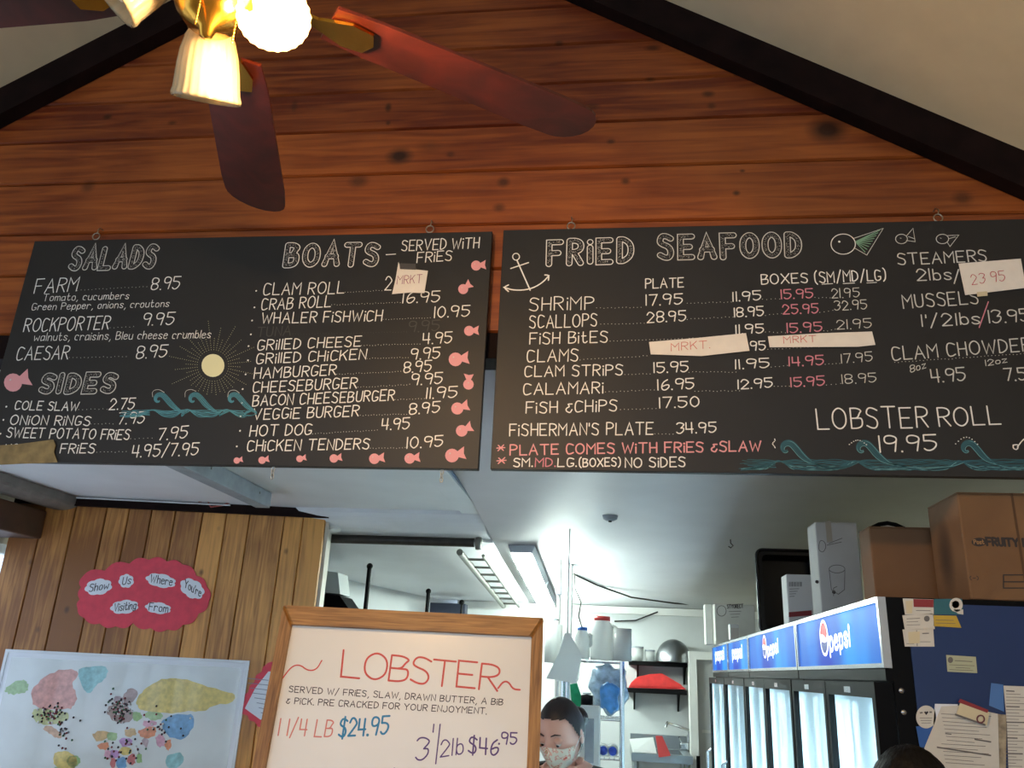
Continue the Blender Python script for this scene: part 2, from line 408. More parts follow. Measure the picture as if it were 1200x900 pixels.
# side walls (left one with a band of windows that lets the daylight in)
wl = MB()
wl.bounds((XL - .1, -3.6, 0), (XL, 7.2, .95)); wl.bounds((XL - .1, -3.6, 2.27), (XL, 7.2, 2.62))
for y0, y1 in ((-3.6, -3.2), (-1.3, -1.1), (.8, 1.0), (2.5, 2.6), (4.3, 7.2)): wl.bounds((XL - .1, y0, .95), (XL, y1, 2.27))
struct(wl.build('wall_left', M_cream))
for k, (y0, y1) in enumerate(((-3.2, -1.3), (-1.1, .8), (1.0, 2.5), (2.6, 4.3))):
    w = sempty('window_%d' % (k + 1))
    f = MB()
    for a, b in (((y0, .95), (y1, 1.0)), ((y0, 2.22), (y1, 2.27)), ((y0, .95), (y0 + .05, 2.27)), ((y1 - .05, .95), (y1, 2.27)), (((y0 + y1) / 2 - .02, .95), ((y0 + y1) / 2 + .02, 2.27))):
        f.bounds((XL - .08, a[0], a[1]), (XL - .01, b[0], b[1]))
    f.build('window_frame', M_white, w)
    for a_, b_ in ((y0 + .05, (y0 + y1) / 2 - .02), ((y0 + y1) / 2 + .02, y1 - .05)): MB().bounds((XL - .05, a_, 1.0), (XL - .045, b_, 2.22)).build('pane', M_clear, w)
struct(MB().bounds((XR, -3.6, 0), (XR + .1, 7.2, 2.65)).build('wall_right', M_cream))
wb = MB(); wb.bounds((XL, -3.7, 0), (XR, -3.6, .3)); wb.bounds((XL, -3.7, 2.5), (XR, -3.6, 2.62))
for x0, x1 in ((XL, XL + .3), (-1.6, -1.4), (.0, .2), (XR - .3, XR)): wb.bounds((x0, -3.7, .3), (x1, -3.6, 2.5))
struct(wb.build('wall_back', M_cream))

# kitchen ceiling: flat front part, then a lower part falling to the back wall
Z1 = 2.425; Z2 = 2.248; YS = 4.24; YB = 6.6
def kz(y): return Z1 + (Z2 - Z1) * (y - YS) / (YB - YS)
struct(MB().bounds((XL, WALL_Y + .09, KC), (XR, YS + .3, KC + .06)).build('ceiling_kitchen', M_kceil))
XS = -.683
mb = MB(); mb.prism([(XL, YS + .26, kz(YS + .26)), (XL, YB, Z2), (XL, YB, Z2 + .4), (XL, YS + .26, Z2 + .4)], (XS - XL, 0, 0)); struct(mb.build('ceiling_rear_left', M_kceil))
def zr(y):      # right of the batten the ceiling eases down without a step
    if y < 3.2: return KC - .0015
    if y > 5.0: return kz(y)
    t = (y - 3.2) / 1.8; p0, p1, m0, m1 = KC - .0015, kz(5.0), 0, (Z2 - Z1) / (YB - YS) * 1.8
    return (2 * t ** 3 - 3 * t ** 2 + 1) * p0 + (t ** 3 - 2 * t ** 2 + t) * m0 + (-2 * t ** 3 + 3 * t ** 2) * p1 + (t ** 3 - t ** 2) * m1
def on_ceiling(px, py):
    d = ray(px, py); k = 2.2
    while k < 9 and (CAM + d * k).z < zr((CAM + d * k).y): k += .004
    return CAM + d * k
mb = MB(); ys = [WALL_Y + .095, 2.6, 3.2] + [3.2 + 1.8 * i / 24 for i in range(1, 25)] + [5.8, YB]
vs = [(x, y, z) for y in ys for x, z in ((XS, zr(y)), (XR - .001, zr(y)), (XR - .001, KC + (.05 if y > 4.6 else .001) - (0 if y < 4.6 else 0)), (XS, KC + (.05 if y > 4.6 else .001)))]
nn_ = len(ys); mb.add(vs, [(i * 4 + j, i * 4 + (j + 1) % 4, i * 4 + 4 + (j + 1) % 4, i * 4 + 4 + j) for i in range(nn_ - 1) for j in range(4)] + [(0, 1, 2, 3), (nn_ * 4 - 1, nn_ * 4 - 2, nn_ * 4 - 3, nn_ * 4 - 4)])
mb.sm = [(k % 4 == 0) and k < (nn_ - 1) * 4 for k in range(len(mb.f))]
struct(mb.build('ceiling_rear_right', M_kceil))
# rounded drop between the two ceiling levels
mb = MB(); prof = [(YS - .02, KC + .01)] + [(YS - .02 + .26 * (1 - cos(a)), KC - .10 * sin(a) * 1.0) for a in [k * pi / 2 / 8 for k in range(1, 9)]] + [(YS + .3, kz(YS + .3)), (YS + .3, KC + .05)]
mb.prism([(XL, y, z) for y, z in prof], (XS - XL - .012, 0, 0)); struct(mb.build('trim_4', M_kceil))
struct(MB().bounds((-1.25, YB, 0), (XR, YB + .1, 2.5)).build('wall_kitchen_back', M_kwall))
mb = MB(); mb.bounds((-1.25, YB - .03, Z2 - .055), (XR, YB - .001, Z2 - .002)); struct(mb.build('trim_5', M_white))
mb = MB(); mb.prism([(-2.75, 3.75 + .9, 0), (-1.15, 6.95, 0), (-1.15, 6.95, 2.52), (-2.75, 4.65, 2.52)], (-.08, .06, 0)); struct(mb.build('wall_kitchen_left', M_kwall))
# ceiling battens / joists
M_grey = mat('grey_painted_wood', '8f959c', .6, noise=.15, scale=18)
tag(MB().bounds((-.809, WALL_Y + .1, KC - .018), (-.697, YS - .03, KC - .0005), bev=.003).build('ceiling_batten', M_kceil), 'flat white batten running back along the kitchen ceiling', 'batten')
tag(MB().bounds((-.694, WALL_Y + .1, KC - .010), (-.684, YS - .03, KC - .0005)).build('ceiling_edge_strip', mat('blue_grey_edge', '54657f', .5)), 'thin blue-grey strip along the ceiling step beside the flat white batten', 'conduit')  # strip added for the dark line where the ceiling steps beside the batten
t = thing('ceiling_joist', 'grey board hung on edge under kitchen ceiling, above the red sign', 'joist', (-1.72, 3.0, KC))
MB().bounds((-1.775, WALL_Y + .12, KC - .078), (-1.70, 3.84, KC - .001), bev=.004).build('board', M_grey, t)
for yy in (2.6, 3.2, 3.7): MB().lathe([(.006, 0), (.006, .003), (0, .003)], (-1.70, yy, KC - .03), (1, 0, 0), n=8).build('screw', mat('steel', '8a8a8a', .35, 1.0), t)
t = thing('ceiling_joist', 'round-edged grey board under the kitchen ceiling at the far left', 'joist', (-2.9, 3.0, KC))
mb = MB(); mb.prism([(-2.98 + .09 * cos(a), WALL_Y + .12, KC - .04 - .035 * sin(a)) for a in [k * pi / 8 for k in range(9)]] + [(-3.07, WALL_Y + .12, KC - .002), (-2.89, WALL_Y + .12, KC - .002)], (0, 1.97, 0)); mb.build('board', mat('taupe_board', '77706a', .6, noise=.2, scale=15), t)
t = thing('wall_plate_beam', 'dark brown timber beam along the window wall at far left', 'beam', (-3.17, 3, 2.3))
MB().bounds((XL + .005, WALL_Y + .12, 2.292), (-3.04, 4.05, 2.44), bev=.008).build('timber', mat('brown_timber', '4a2c18', .6, noise=.3, scale=10), t)

# ---------------------------------------------------------------- plank partition on the left
A = atz(100, 583, KC); B = atz(383, 597, KC); A.z = B.z = 0; pu = (B - A).normalized(); pn = Vector((pu.y, -pu.x, 0))
PART = Plane((B.x, B.y, 0), pu, (0, 0, 1)); pn = PART.n
M_panel = wood('honey_pine_panel', '83501f', 'd2954c', (22, 22, 1.2), (), rough=.4, vary=.55, rand_knots=.75, knotcol='3a1c0c')
part = sempty('wall_partition')
PT = KC - .005
edges = sorted(set([PART.uv(x, 680)[0] for x in (243 + 100 - 38 + 8,)]))
sx = [35, 128, 222, 290, 358, 430, 513, 585, 655, 760]     # seam positions read across the panel
us = [PART.uv(x * .4111, 530 + 560 * .4111)[0] for x in sx]
us = [us[0] - .16 * k for k in (4, 3, 2, 1)] + us + [-.12, 0]
us = [u for u in us if u > -1.75]
for a, b in zip(us[:-1], us[1:]):
    mb = MB(); e = .005; d = rnd.uniform(0, .0015)
    q = [(a + .0012, 0), (b - .0012, 0), (b - .0012, PT), (a + .0012, PT)]; q2 = [(a + e, 0), (b - e, 0), (b - e, PT), (a + e, PT)]
    f = [PART.pt(x, z, d) for x, z in q2]; k1 = [PART.pt(x, z, -.006) for x, z in q]; k2 = [PART.pt(x, z, -.018) for x, z in q]
    mb.add(f + k1 + k2, [(0, 1, 2, 3)] + [(k, (k + 1) % 4, (k + 1) % 4 + 4, k + 4) for k in range(4)] + [(k + 4, (k + 1) % 4 + 4, (k + 1) % 4 + 8, k + 8) for k in range(4)] + [(11, 10, 9, 8)])
    mb.build('plank', M_panel, part)
mb = MB(); mb.prism([PART.pt(us[0], 0, -.019), PART.pt(-.002, 0, -.019), PART.pt(-.002, PT, -.019), PART.pt(us[0], PT, -.019)], -pn * .09); mb.build('stud_core', M_stain, part)
mb = MB(); mb.prism([PART.pt(-.001, 0, -.02), PART.pt(.016, 0, -.02), PART.pt(.016, PT, -.02), PART.pt(-.001, PT, -.02)], -pn * .11); mb.build('end_trim', mat('pale_end_trim', 'c9c2b6', .55, noise=.1, scale=14), part)
mb = MB(); mb.prism([PART.pt(us[0], PT - .045, .002), PART.pt(.02, PT - .045, .002), PART.pt(.02, PT + .003, .002), PART.pt(us[0], PT + .003, .002)], pn * .02); struct(mb.build('trim_6', M_stain))

# ================================================================== CEILING FAN
FC = Vector((-.59, .885, 2.70))
M_brass = mat('polished_brass', 'c8963c', .22, 1.0)
M_blade = wood('dark_walnut_blade', '2e0e0a', '5c2018', (6, 6, 6), (), rough=.4, vary=.1)
fan = thing('ceiling_fan', 'brass ceiling fan with dark wooden blades and a tulip glass light kit', 'ceiling fan', (FC.x, FC.y, FC.z + .15))
roof_z = rake(FC.x) + RT
MB().lathe([(.0, .12), (.05, .12), (.11, .10), (.13, .05), (.13, .0), (.10, -.03), (.06, -.045), (.0, -.045)], FC + Vector((0, 0, .03)), n=32).build('motor_housing', M_brass, fan)
MB().tube([FC + Vector((0, 0, .14)), (FC.x, FC.y, roof_z - .02)], .013, 12).build('downrod', M_brass, fan)
MB().lathe([(.0, .0), (.03, .0), (.065, .06), (.07, .09)], (FC.x, FC.y, roof_z - .13), n=24).build('canopy_cap', M_brass, fan)
RB = .665
for k in range(5):
    a = R(36.5 + 72 * k)
    ca, sa = cos(a), sin(a); til = R(11)
    def bp(r, w, h=0): return FC + Vector((ca * r - sa * w * cos(til), sa * r + ca * w * cos(til), w * sin(til) + h))
    out = [(.17, -.05), (.24, -.058)] + [(RB - .10, -.068)] + [(RB - .05 + .05 * sin(t), -.066 * cos(t)) for t in [pi * j / 10 for j in range(11)]] + [(RB - .10, .068), (.24, .058), (.17, .05)]
    mb = MB(); n = len(out); top = [bp(r, w, .003) for r, w in out]; bot = [bp(r, w, -.003) for r, w in out]
    mb.add(top + bot, [tuple(range(n)), tuple(range(2 * n - 1, n - 1, -1))] + [(i, i + n, (i + 1) % n + n, (i + 1) % n) for i in range(n)])
    bl = mb.build('blade', M_blade, fan)
    mb = MB(); ir = [(.06, -.015), (.15, -.012), (.20, -.035), (.235, -.03), (.245, 0), (.235, .03), (.20, .035), (.15, .012), (.06, .015)]
    mb.prism([bp(r, w, -.012) for r, w in ir], (0, 0, .006)); mb.build('blade_iron', M_brass, bl)
KZ = FC.z - .035
MB().lathe([(.0, .03), (.055, .03), (.06, .0), (.05, -.03), (.035, -.05), (.012, -.062), (.008, -.075), (.0, -.078)], (FC.x, FC.y, KZ), n=28).build('light_fitter', M_brass, fan)
def glassmat(name, tint, tr):
    m = bpy.data.materials.new(name); m.use_nodes = True; N = m.node_tree.nodes; L = m.node_tree.links; N.remove(N['Principled BSDF'])
    a = N.new('ShaderNodeBsdfTransparent'); a.inputs[0].default_value = (1, .97, .9, 1); b = N.new('ShaderNodeBsdfTranslucent'); b.inputs[0].default_value = lin(tint)
    d = N.new('ShaderNodeBsdfDiffuse'); d.inputs[0].default_value = lin(tint); g = N.new('ShaderNodeBsdfGlossy'); g.inputs['Roughness'].default_value = .12
    m1 = N.new('ShaderNodeMixShader'); m1.inputs[0].default_value = .5; L.new(b.outputs[0], m1.inputs[1]); L.new(d.outputs[0], m1.inputs[2])
    m2 = N.new('ShaderNodeMixShader'); m2.inputs[0].default_value = 1 - tr; L.new(a.outputs[0], m2.inputs[1]); L.new(m1.outputs[0], m2.inputs[2])
    fr = N.new('ShaderNodeLayerWeight'); fr.inputs[0].default_value = .25
    m3 = N.new('ShaderNodeMixShader'); L.new(fr.outputs['Fresnel'], m3.inputs[0]); L.new(m2.outputs[0], m3.inputs[1]); L.new(g.outputs[0], m3.inputs[2])
    L.new(m3.outputs[0], N['Material Output'].inputs[0]); return m
M_tulip = glassmat('ribbed_frosted_glass', 'efe2c0', .55)
M_bulb_on = mat('lit_bulb', 'fff0d0', .4, emit=120, ecol=(1, .76, .42))
M_bulb_off = mat('unlit_bulb', 'f2ead8', .3)
H0 = Vector((FC.x, FC.y, KZ))
SH = [(CAM + ray(249, 14) * 1.25, CAM + ray(242, 114) * 1.275, 0), (None, at(321, 22, .875), 1), (None, at(128, -8, .84), 0)]
SH[1] = (SH[1][1] + Vector((-.035, .035, .125)).normalized() * .13, SH[1][1], 1); SH[2] = (SH[2][1] + Vector((.085, .02, .095)).normalized() * .13, SH[2][1], 0)
for k, (base, bot, lit) in enumerate(SH):
    ax = (bot - base).normalized(); o = base - H0; o.z = 0; o.normalize()
    arm = MB(); arm.tube([H0 + o * .04, H0 * .4 + base * .6 + Vector((0, 0, .012)), base - ax * .012, base + ax * .006], .007, 10); ar = arm.build('lamp_arm', M_brass, fan)
    MB().lathe([(.0, -.004), (.018, -.004), (.032, .006), (.034, .014), (.034, .03), (.030, .032), (.0, .032)], base, ax, n=24).build('socket_cup', M_brass, ar)
    pf = [(r * .86, h * .86) for r, h in ((.034, .030), (.042, .045), (.049, .070), (.053, .095), (.0555, .12), (.057, .136), (.060, .146), (.059, .152))]
    sh = MB(); sh.lathe(pf + [(r - .003, h) for r, h in reversed(pf)], base, ax, n=96, flute=.018, nf=24); sh.build('glass_shade', M_tulip, ar)
    bb = MB(); bb.lathe([(.0, .03), (.012, .03), (.014, .05), (.022, .068), (.029, .088), (.028, .106), (.017, .122), (.0, .127)], base, ax, n=20); bb.build('bulb', M_bulb_on if lit else M_bulb_off, ar)
    if lit:
        ld = bpy.data.lights.new('bulb_light', 'POINT'); ld.energy = 31; ld.color = (1, .62, .28); ld.shadow_soft_size = .03
        lo = bpy.data.objects.new('bulb_light', ld); COL.objects.link(lo); lo.parent = fan; lo.location = base + ax * .150 - ORG[fan.name]
for (px, py, ln) in ((233, 8, .05), (276, 28, .06)):
    p = atz(px, py, KZ - .06); mb = MB()
    for j in range(10): mb.sphere(p + Vector((0, 0, -j * ln / 10 + .02)), .0018, 6, 4)
    mb.tube([p + Vector((0, 0, .025)), p + Vector((0, 0, -.03))], .0007, 5)
    mb.build('pull_chain', M_brass, fan)

# ================================================================== MENU BOARDS
M_board = mat('chalkboard_black', '1f1e1d', .55, noise=.18, scale=3.5)
M_chalk = mat('chalk_white', 'f2efe8', .8); M_chalk2 = mat('chalk_soft_white', 'd6d4cc', .8); M_faint = mat('rubbed_out_chalk', '4a4846', .8)
M_pink = mat('chalk_pink', 'e8a3a6', .8); M_pinkred = mat('chalk_rose', 'd98a98', .8); M_teal = mat('chalk_teal', '4f8f9c', .8); M_sun = mat('chalk_yellow', 'e6e3b4', .8); M_greenc = mat('chalk_green', '7fa889', .8)
M_wire = mat('zinc_wire', 'b9b4a8', .3, 1.0)
BY = 1.965; BT = .020
BRD = Plane((0, BY, 0), (1, 0, 0), (0, 0, 1))
def slab(x0, x1, z0, z1, label):
    t = thing('menu_board', label, 'menu board', ((x0 + x1) / 2, BY, z0), 'chalk menu boards')
    MB().bounds((x0, BY, z0), (x1, BY + BT, z1), bev=.0015).build('panel', M_board, t); return t
zt, zb = at(577, 271, BY).z, at(560, 550, BY).z
b1 = slab(at(42, 277, BY).x, at(577, 271, BY).x, zb, zt, 'black chalk menu board listing salads, sides and boats')
b2 = slab(at(590, 269, BY).x, at(590, 269, BY).x + 1.385, zb + .001, zt + .003, 'black chalk menu board listing fried seafood and lobster roll')
# eye hooks
for px, nm in ((113, 'zinc screw eye above the SALADS heading'), (503, 'zinc screw eye above the BOATS heading'), (669, 'zinc screw eye above the FRIED SEAFOOD heading'), (1101, 'zinc screw eye above the small chalk fish')):
    p = at(px, 262 if px < 1100 else 250, BY); x = p.x
    t = thing('eye_hook', nm, 'hook', (x, BY, zt), 'screw eyes the boards hang from')
    c = Vector((x, BY + .012, zt + .018))
    MB().tube([c + Vector((.011 * cos(a), 0, .011 * sin(a))) for a in [2 * pi * j / 16 for j in range(16)]], .0018, 6, closed=True).build('ring', M_wire, t)
    MB().tube([(x, BY + .012, zt - .004), (x, BY + .012, zt + .008)], .0018, 6).build('shank', M_wire, t)
    MB().tube([c + Vector((0, .0, .009)), c + Vector((.004, -.002, .022)), c + Vector((.0, .008, .033)), c + Vector((0, .028, .034))], .0017, 6).build('wall_hook', M_wire, t)
for px in (318, 517):
    p = at(px, 551, BY); mb = MB()
    for j in range(3):
        c = Vector((p.x, BY + .01, zb - .006 - j * .010)); mb.tube([c + Vector((.004 * cos(a) * (j % 2 == 0 or .3), .004 * cos(a) * (j % 2), .0065 * sin(a))) for a in [2 * pi * q / 10 for q in range(10)]], .0012, 5, closed=True)
    mb.build('chain_end', M_wire, b1)

K4 = lambda x, y: (x * .3444, 250 + y * .3444)
K5 = lambda x, y: (270 + x * .3445, 250 + y * .3445)
K6 = lambda x, y: (560 + x * .3445, 250 + y * .3445)
K7 = lambda x, y: (860 + x * .3556, 240 + y * .3556)
def T(b, K, s, x0, y0, x1, y1, h, m=None, w=.0030, **k): return text(b, BRD, s, K(x0, y0), K(x1, y1), h * .345, m or M_chalk, w, **k)
def D(b, K, x0, y0, x1, y1, step=4.2, m=None): return leader(b, BRD, K(x0, y0), K(x1, y1), m or M_chalk2, step)
# --- board one, left column
fat_text(b1, BRD, 'SALADS', K4(240, 187), K4(520, 182), 70 * .3444, .0178, M_chalk2, M_board)
T(b1, K4, 'FARM', 116, 273, 260, 264, 48); D(b1, K4, 264, 262, 500, 250); T(b1, K4, '8.95', 514, 260, 608, 257, 42)
T(b1, K4, 'Tomato, cucumbers', 146, 299, 438, 291, 24, w=.0019); T(b1, K4, 'Green Pepper, onions, croutons', 108, 330, 574, 318, 24, w=.0019)
T(b1, K4, 'ROCKPORTER', 80, 404, 368, 394, 46); D(b1, K4, 375, 390, 455, 386); T(b1, K4, '9.95', 484, 382, 588, 378, 42)
T(b1, K4, 'walnuts, craisins, Bleu cheese crumbles', 115, 434, 716, 424, 27, w=.0019)
T(b1, K4, 'CAESAR', 55, 500, 230, 496, 46); D(b1, K4, 236, 492, 430, 487); T(b1, K4, '8.95', 463, 494, 565, 489, 42)
fat_text(b1, BRD, 'SIDES', K4(138, 608), K4(384, 603), 57 * .3444, .0178, M_chalk2, M_board)
T(b1, K4, 'COLE SLAW', 50, 668, 264, 672, 30); D(b1, K4, 268, 668, 365, 666); T(b1, K4, '2.75', 372, 668, 455, 666, 38)
T(b1, K4, 'ONiON RiNGS', 34, 718, 304, 722, 32); D(b1, K4, 310, 716, 385, 716); T(b1, K4, '7.95', 399, 717, 488, 714, 38)
T(b1, K4, 'SWEET POTATO FRiES', 22, 762, 438, 770, 34); D(b1, K4, 445, 768, 518, 766); T(b1, K4, '7.95', 536, 772, 634, 764, 40)
T(b1, K4, 'FRiES', 204, 816, 320, 816, 32); D(b1, K4, 330, 812, 430, 812); T(b1, K4, '4.95/7.95', 448, 830, 671, 822, 42)
T(b1, K4, 'HO', 14, 814, 60, 812, 28)
mb = MB()
for x, y in ((22, 658), (12, 703), (2, 750)): dot(mb, BRD, BRD.uv(*K4(x, y)), .0028, .0006, 8)
for x, y in ((88, 264), (82, 320), (74, 365), (70, 412), (62, 452), (60, 500), (52, 548), (42, 598), (40, 645), (35, 690), (33, 740), (22, 793)): dot(mb, BRD, BRD.uv(*K5(x, y)), .0026, .0006, 8)
tag(mb.build('bullet_dots', M_chalk, b1, fix=False), kind='stuff')
# sun and waves
shape(b1, BRD, 'sun_drawing', [[K4(*p) for p in circ(725, 518, 39, 24)]], M_sun)
mb = MB()
for k in range(40):
    a = 2 * pi * k / 40 + .05; r1 = (150 if k % 2 else 105) * (1.05 if k % 4 == 1 else .9); r = 54
    if sin(a) > .5: r1 = min(r1, 105)
    while r < r1: dot(mb, BRD, BRD.uv(*K4(725 + r * cos(a), 518 + r * sin(a))), .0009, .0006, 5); r += 7.5
tag(mb.build('sun_ray_dots', M_sun, b1, fix=False), kind='stuff')
def wave(b, K, xs, x_end, base, hgt, m, n=5, w=.0016):
    ps = []; J = lambda: rnd.uniform(-.02, .02) * hgt
    for j in range(n):
        f = j / max(1, n - 1); k = 1 - .55 * f
        for i, x in enumerate(xs):
            nx = xs[i + 1] if i + 1 < len(xs) else x_end; cx, cy = x + .45 * hgt, base - .62 * hgt; q = []
            for a in range(10):                                    # spiral crest, nested
                t = R(250 - a * 38); r_ = hgt * (.10 + .30 * a / 9) * k
                q.append((cx - r_ * cos(t) * 1.05 + J(), cy - r_ * sin(t) + J()))
            q = [(cx + hgt * k * (.06 + .034 * a) * cos(R(60 + 33 * a)), cy + hgt * k * (.06 + .034 * a) * sin(R(60 + 33 * a))) for a in range(9)]
            q += [(cx + .62 * hgt * (1 - .25 * f) + J(), base - .38 * hgt + f * .1 * hgt), (cx + .95 * hgt + J(), base - .12 * hgt + J()), ((cx + nx) / 2 + .45 * hgt, base - .02 * hgt + J()), (nx - .02 * hgt, base - .06 * hgt + J() * 2), (nx + .12 * hgt + f * .2 * hgt, base - .22 * hgt + J())]
            ps.append([K(*p) for p in q])
        ps.append([K(xs[0] - hgt * 1.0 + f * .5 * hgt, base - .02 * hgt + J()), K(xs[0] - hgt * .3, base - hgt * .08 + J()), K(xs[0] + hgt * .1, base - hgt * (.22 - .15 * f) + J())])
    for j in range(n + 2):
        q = []; x = xs[0] - hgt * 1.0 + rnd.uniform(0, .5) * hgt
        while x < x_end + .1 * hgt:
            bmp = max(math.exp(-((x - (c_ + .2 * hgt)) / (.28 * hgt)) ** 2) for c_ in xs); q.append((x, base + .02 * hgt - (.30 - .04 * j) * bmp * hgt - .035 * hgt * j + J())); x += hgt * .16
        ps.append([K(*p) for p in q])
    return draw(b, BRD, 'wave_drawing', ps, m, w)
wave(b1, K4, [500, 618, 752], 830, 692, 92, M_teal, 6)
draw(b1, BRD, 'wave_foam', [[K4(520, 625), K4(518, 605), K4(540, 598), K4(560, 610)], [K4(630, 625), K4(630, 605), K4(650, 598), K4(668, 606)], [K4(775, 625), K4(778, 605), K4(800, 600), K4(815, 612)]], M_chalk2, .0012)
# pink fish
def fish(b, K, cx, cy, r, ang):
    a = R(ang); t = [(r * .55, -r * .28), (r * 2.0, -r * .95), (r * 1.75, r * .05), (r * 1.95, r * .95), (r * .55, r * .28)]
    tp = [K(cx + x * cos(a) - y * sin(a), cy + x * sin(a) + y * cos(a)) for x, y in t]
    mb = MB(); fill(mb, BRD, [BRD.uv(*K(*p)) for p in circ(cx, cy, r, 16)], .0006); fill(mb, BRD, [BRD.uv(*q) for q in tp], .0008); o = mb.build('fish_drawing', M_pink, b, fix=False)
    mb = MB(); dot(mb, BRD, BRD.uv(*K(cx - r * .3 * cos(a), cy - r * .3)), r * .00009, .0011, 8); mb.build('fish_eye', M_chalk2, o, fix=False)
fish(b1, K4, 45, 576, 31, -18)
for x, y, r, a in ((836, 178, 19, -5), (792, 258, 19, -38), (812, 400, 19, -3), (766, 497, 26, -8), (810, 582, 20, -88), (772, 664, 23, -18), (787, 740, 22, -25), (754, 824, 26, -12), (22, 841, 12, -12), (108, 840, 14, -12), (236, 835, 13, -12), (352, 834, 16, -10), (490, 835, 20, -8), (610, 834, 20, -8)):
    fish(b1, K5, x, y, r * .9, a)
# --- board one, right column
fat_text(b1, BRD, 'BOATS', K5(188, 177), K5(494, 172), 68 * .3445, .0178, M_chalk, M_board)
draw(b1, BRD, 'dash', [[K5(530, 141), K5(562, 139)]], M_chalk, .0026)
T(b1, K5, 'SERVED WiTH', 582, 128, 845, 118, 36); T(b1, K5, 'FRiES', 634, 168, 752, 160, 34)
rows = [('CLAM ROLL', 112, 278, 385, 272, 40, (390, 268, 525, 262), None), ('CRAB ROLL', 105, 330, 340, 318, 38, (345, 312, 578, 303), ('16.95', 587, 306, 711, 300)), ('WHALER FiSHWiCH', 105, 375, 514, 366, 36, (520, 362, 680, 355), ('10.95', 694, 355, 811, 350)),
    ('GRillED CHEESE', 92, 466, 442, 452, 34, (446, 450, 645, 444), ('4.95', 655, 445, 752, 440)), ('GRillED CHiCKEN', 88, 512, 460, 496, 34, (465, 494, 605, 490), ('9.95', 614, 498, 711, 492)),
    ('HAMBURGER', 80, 563, 357, 550, 36, (362, 548, 580, 538), ('8.95', 589, 543, 681, 537)), ('CHEESEBURGER', 76, 610, 428, 595, 36, (434, 592, 610, 583), ('9.95', 616, 584, 719, 579)),
    ('BACON CHEESEBURGER', 76, 656, 555, 636, 36, (560, 634, 660, 630), ('11.95', 667, 631, 769, 625)), ('VEGGiE BURGER', 78, 702, 434, 690, 36, (442, 688, 600, 683), ('8.95', 609, 684, 709, 677)),
    ('HOT DOG', 66, 758, 274, 753, 36, (280, 750, 500, 738), ('4.95', 514, 737, 607, 732)), ('CHiCKEN TENDERS', 57, 809, 470, 802, 36, (476, 800, 595, 798), ('10.95', 601, 799, 721, 792))]
for s, x0, y0, x1, y1, h, d, p in rows:
    T(b1, K5, s, x0, y0, x1, y1, h); D(b1, K5, *d, step=3.2)
    if p: T(b1, K5, p[0], p[1], p[2], p[3], p[4], 37)
T(b1, K5, '2', 526, 262, 547, 262, 46)
T(b1, K5, 'TUNA', 90, 420, 204, 415, 32, M_faint); D(b1, K5, 212, 412, 600, 403, 3.2, M_faint); T(b1, K5, '9.95', 606, 404, 709, 398, 36, M_faint)
# --- board two
draw(b2, BRD, 'anchor_drawing', [[K6(133, 160), K6(178, 262)], [K6(112, 188), K6(172, 168)], [K6(88, 252), K6(125, 263), K6(178, 259), K6(218, 238), K6(242, 212)], [K6(104, 244), K6(88, 252), K6(104, 266)], [K6(228, 210), K6(242, 211), K6(240, 228)]] , M_chalk, .0036)
draw(b2, BRD, 'anchor_ring', [[K6(*p) for p in circ(130, 148, 12, 10)]], M_chalk, .0028, closed=True)
fat_text(b2, BRD, 'FRiED', (643, 309), (739, 306), 26, .0178, M_chalk, M_board)
fat_text(b2, BRD, 'SEAFOOD', (774, 303), (936, 299), 24.5, .0178, M_chalk2, M_board)
T(b2, K6, 'PLATE', 570, 256, 699, 250, 32)
rows = [('SHRiMP', 176, 332, 394, 326, 44, (404, 323, 555, 320), ('17.95', 572, 314, 695, 308), (712, 306, 862, 302)), ('SCALLOPS', 176, 391, 404, 384, 42, (418, 378, 566, 374), ('28.95', 576, 372, 706, 365), (712, 360, 868, 352)),
    ('FiSH BitES', 176, 446, 440, 439, 38, (450, 436, 780, 424), None, None), ('CLAMS', 168, 506, 340, 502, 40, (348, 498, 575, 485), None, None), ('CLAM STRiPS', 160, 556, 492, 551, 36, (500, 548, 586, 546), ('15.95', 600, 543, 715, 538), (718, 540, 878, 540)),
    ('CALAMARi', 156, 618, 424, 612, 38, (434, 608, 600, 600), ('16.95', 613, 602, 735, 596), (738, 605, 890, 604)), ('FiSH &CHiPS', 164, 681, 472, 673, 38, (485, 668, 606, 664), ('17.50', 618, 662, 752, 658), None), ("FiSHERMAN'S PLATE", 108, 757, 595, 752, 40, (602, 751, 664, 750), ('34.95', 676, 750, 810, 745), None)]
for s, x0, y0, x1, y1, h, d, p, d2 in rows:
    T(b2, K6, s, x0, y0, x1, y1, h); D(b2, K6, *d)
    if p: T(b2, K6, p[0], p[1], p[2], p[3], p[4], 35)
    if d2: D(b2, K6, *d2)
T(b2, K6, '*', 63, 818, 90, 816, 38, M_pink); T(b2, K6, 'PLATE COMES WiTH FRiES &SLAW', 110, 822, 962, 808, 34, M_pink, .0036)
T(b2, K6, '*', 63, 862, 94, 860, 38, M_pink); T(b2, K6, 'SM.', 121, 862, 184, 861, 28); T(b2, K6, 'MD.', 195, 862, 262, 861, 28, M_pinkred); T(b2, K6, 'LG.', 272, 862, 334, 861, 28)
T(b2, K6, '(BOXES)', 345, 862, 484, 860, 28, w=.003); T(b2, K6, 'NO SiDES', 501, 865, 705, 862, 32)
T(b2, K7, 'BOXES', 91, 263, 244, 256, 33); T(b2, K7, '(SM/MD/LG)', 268, 258, 500, 248, 36)
draw(b2, BRD, 'underline', [[K7(290, 262), K7(325, 260)], [K7(360, 260), K7(398, 258)], [K7(438, 258), K7(470, 256)]], M_chalk, .0018)
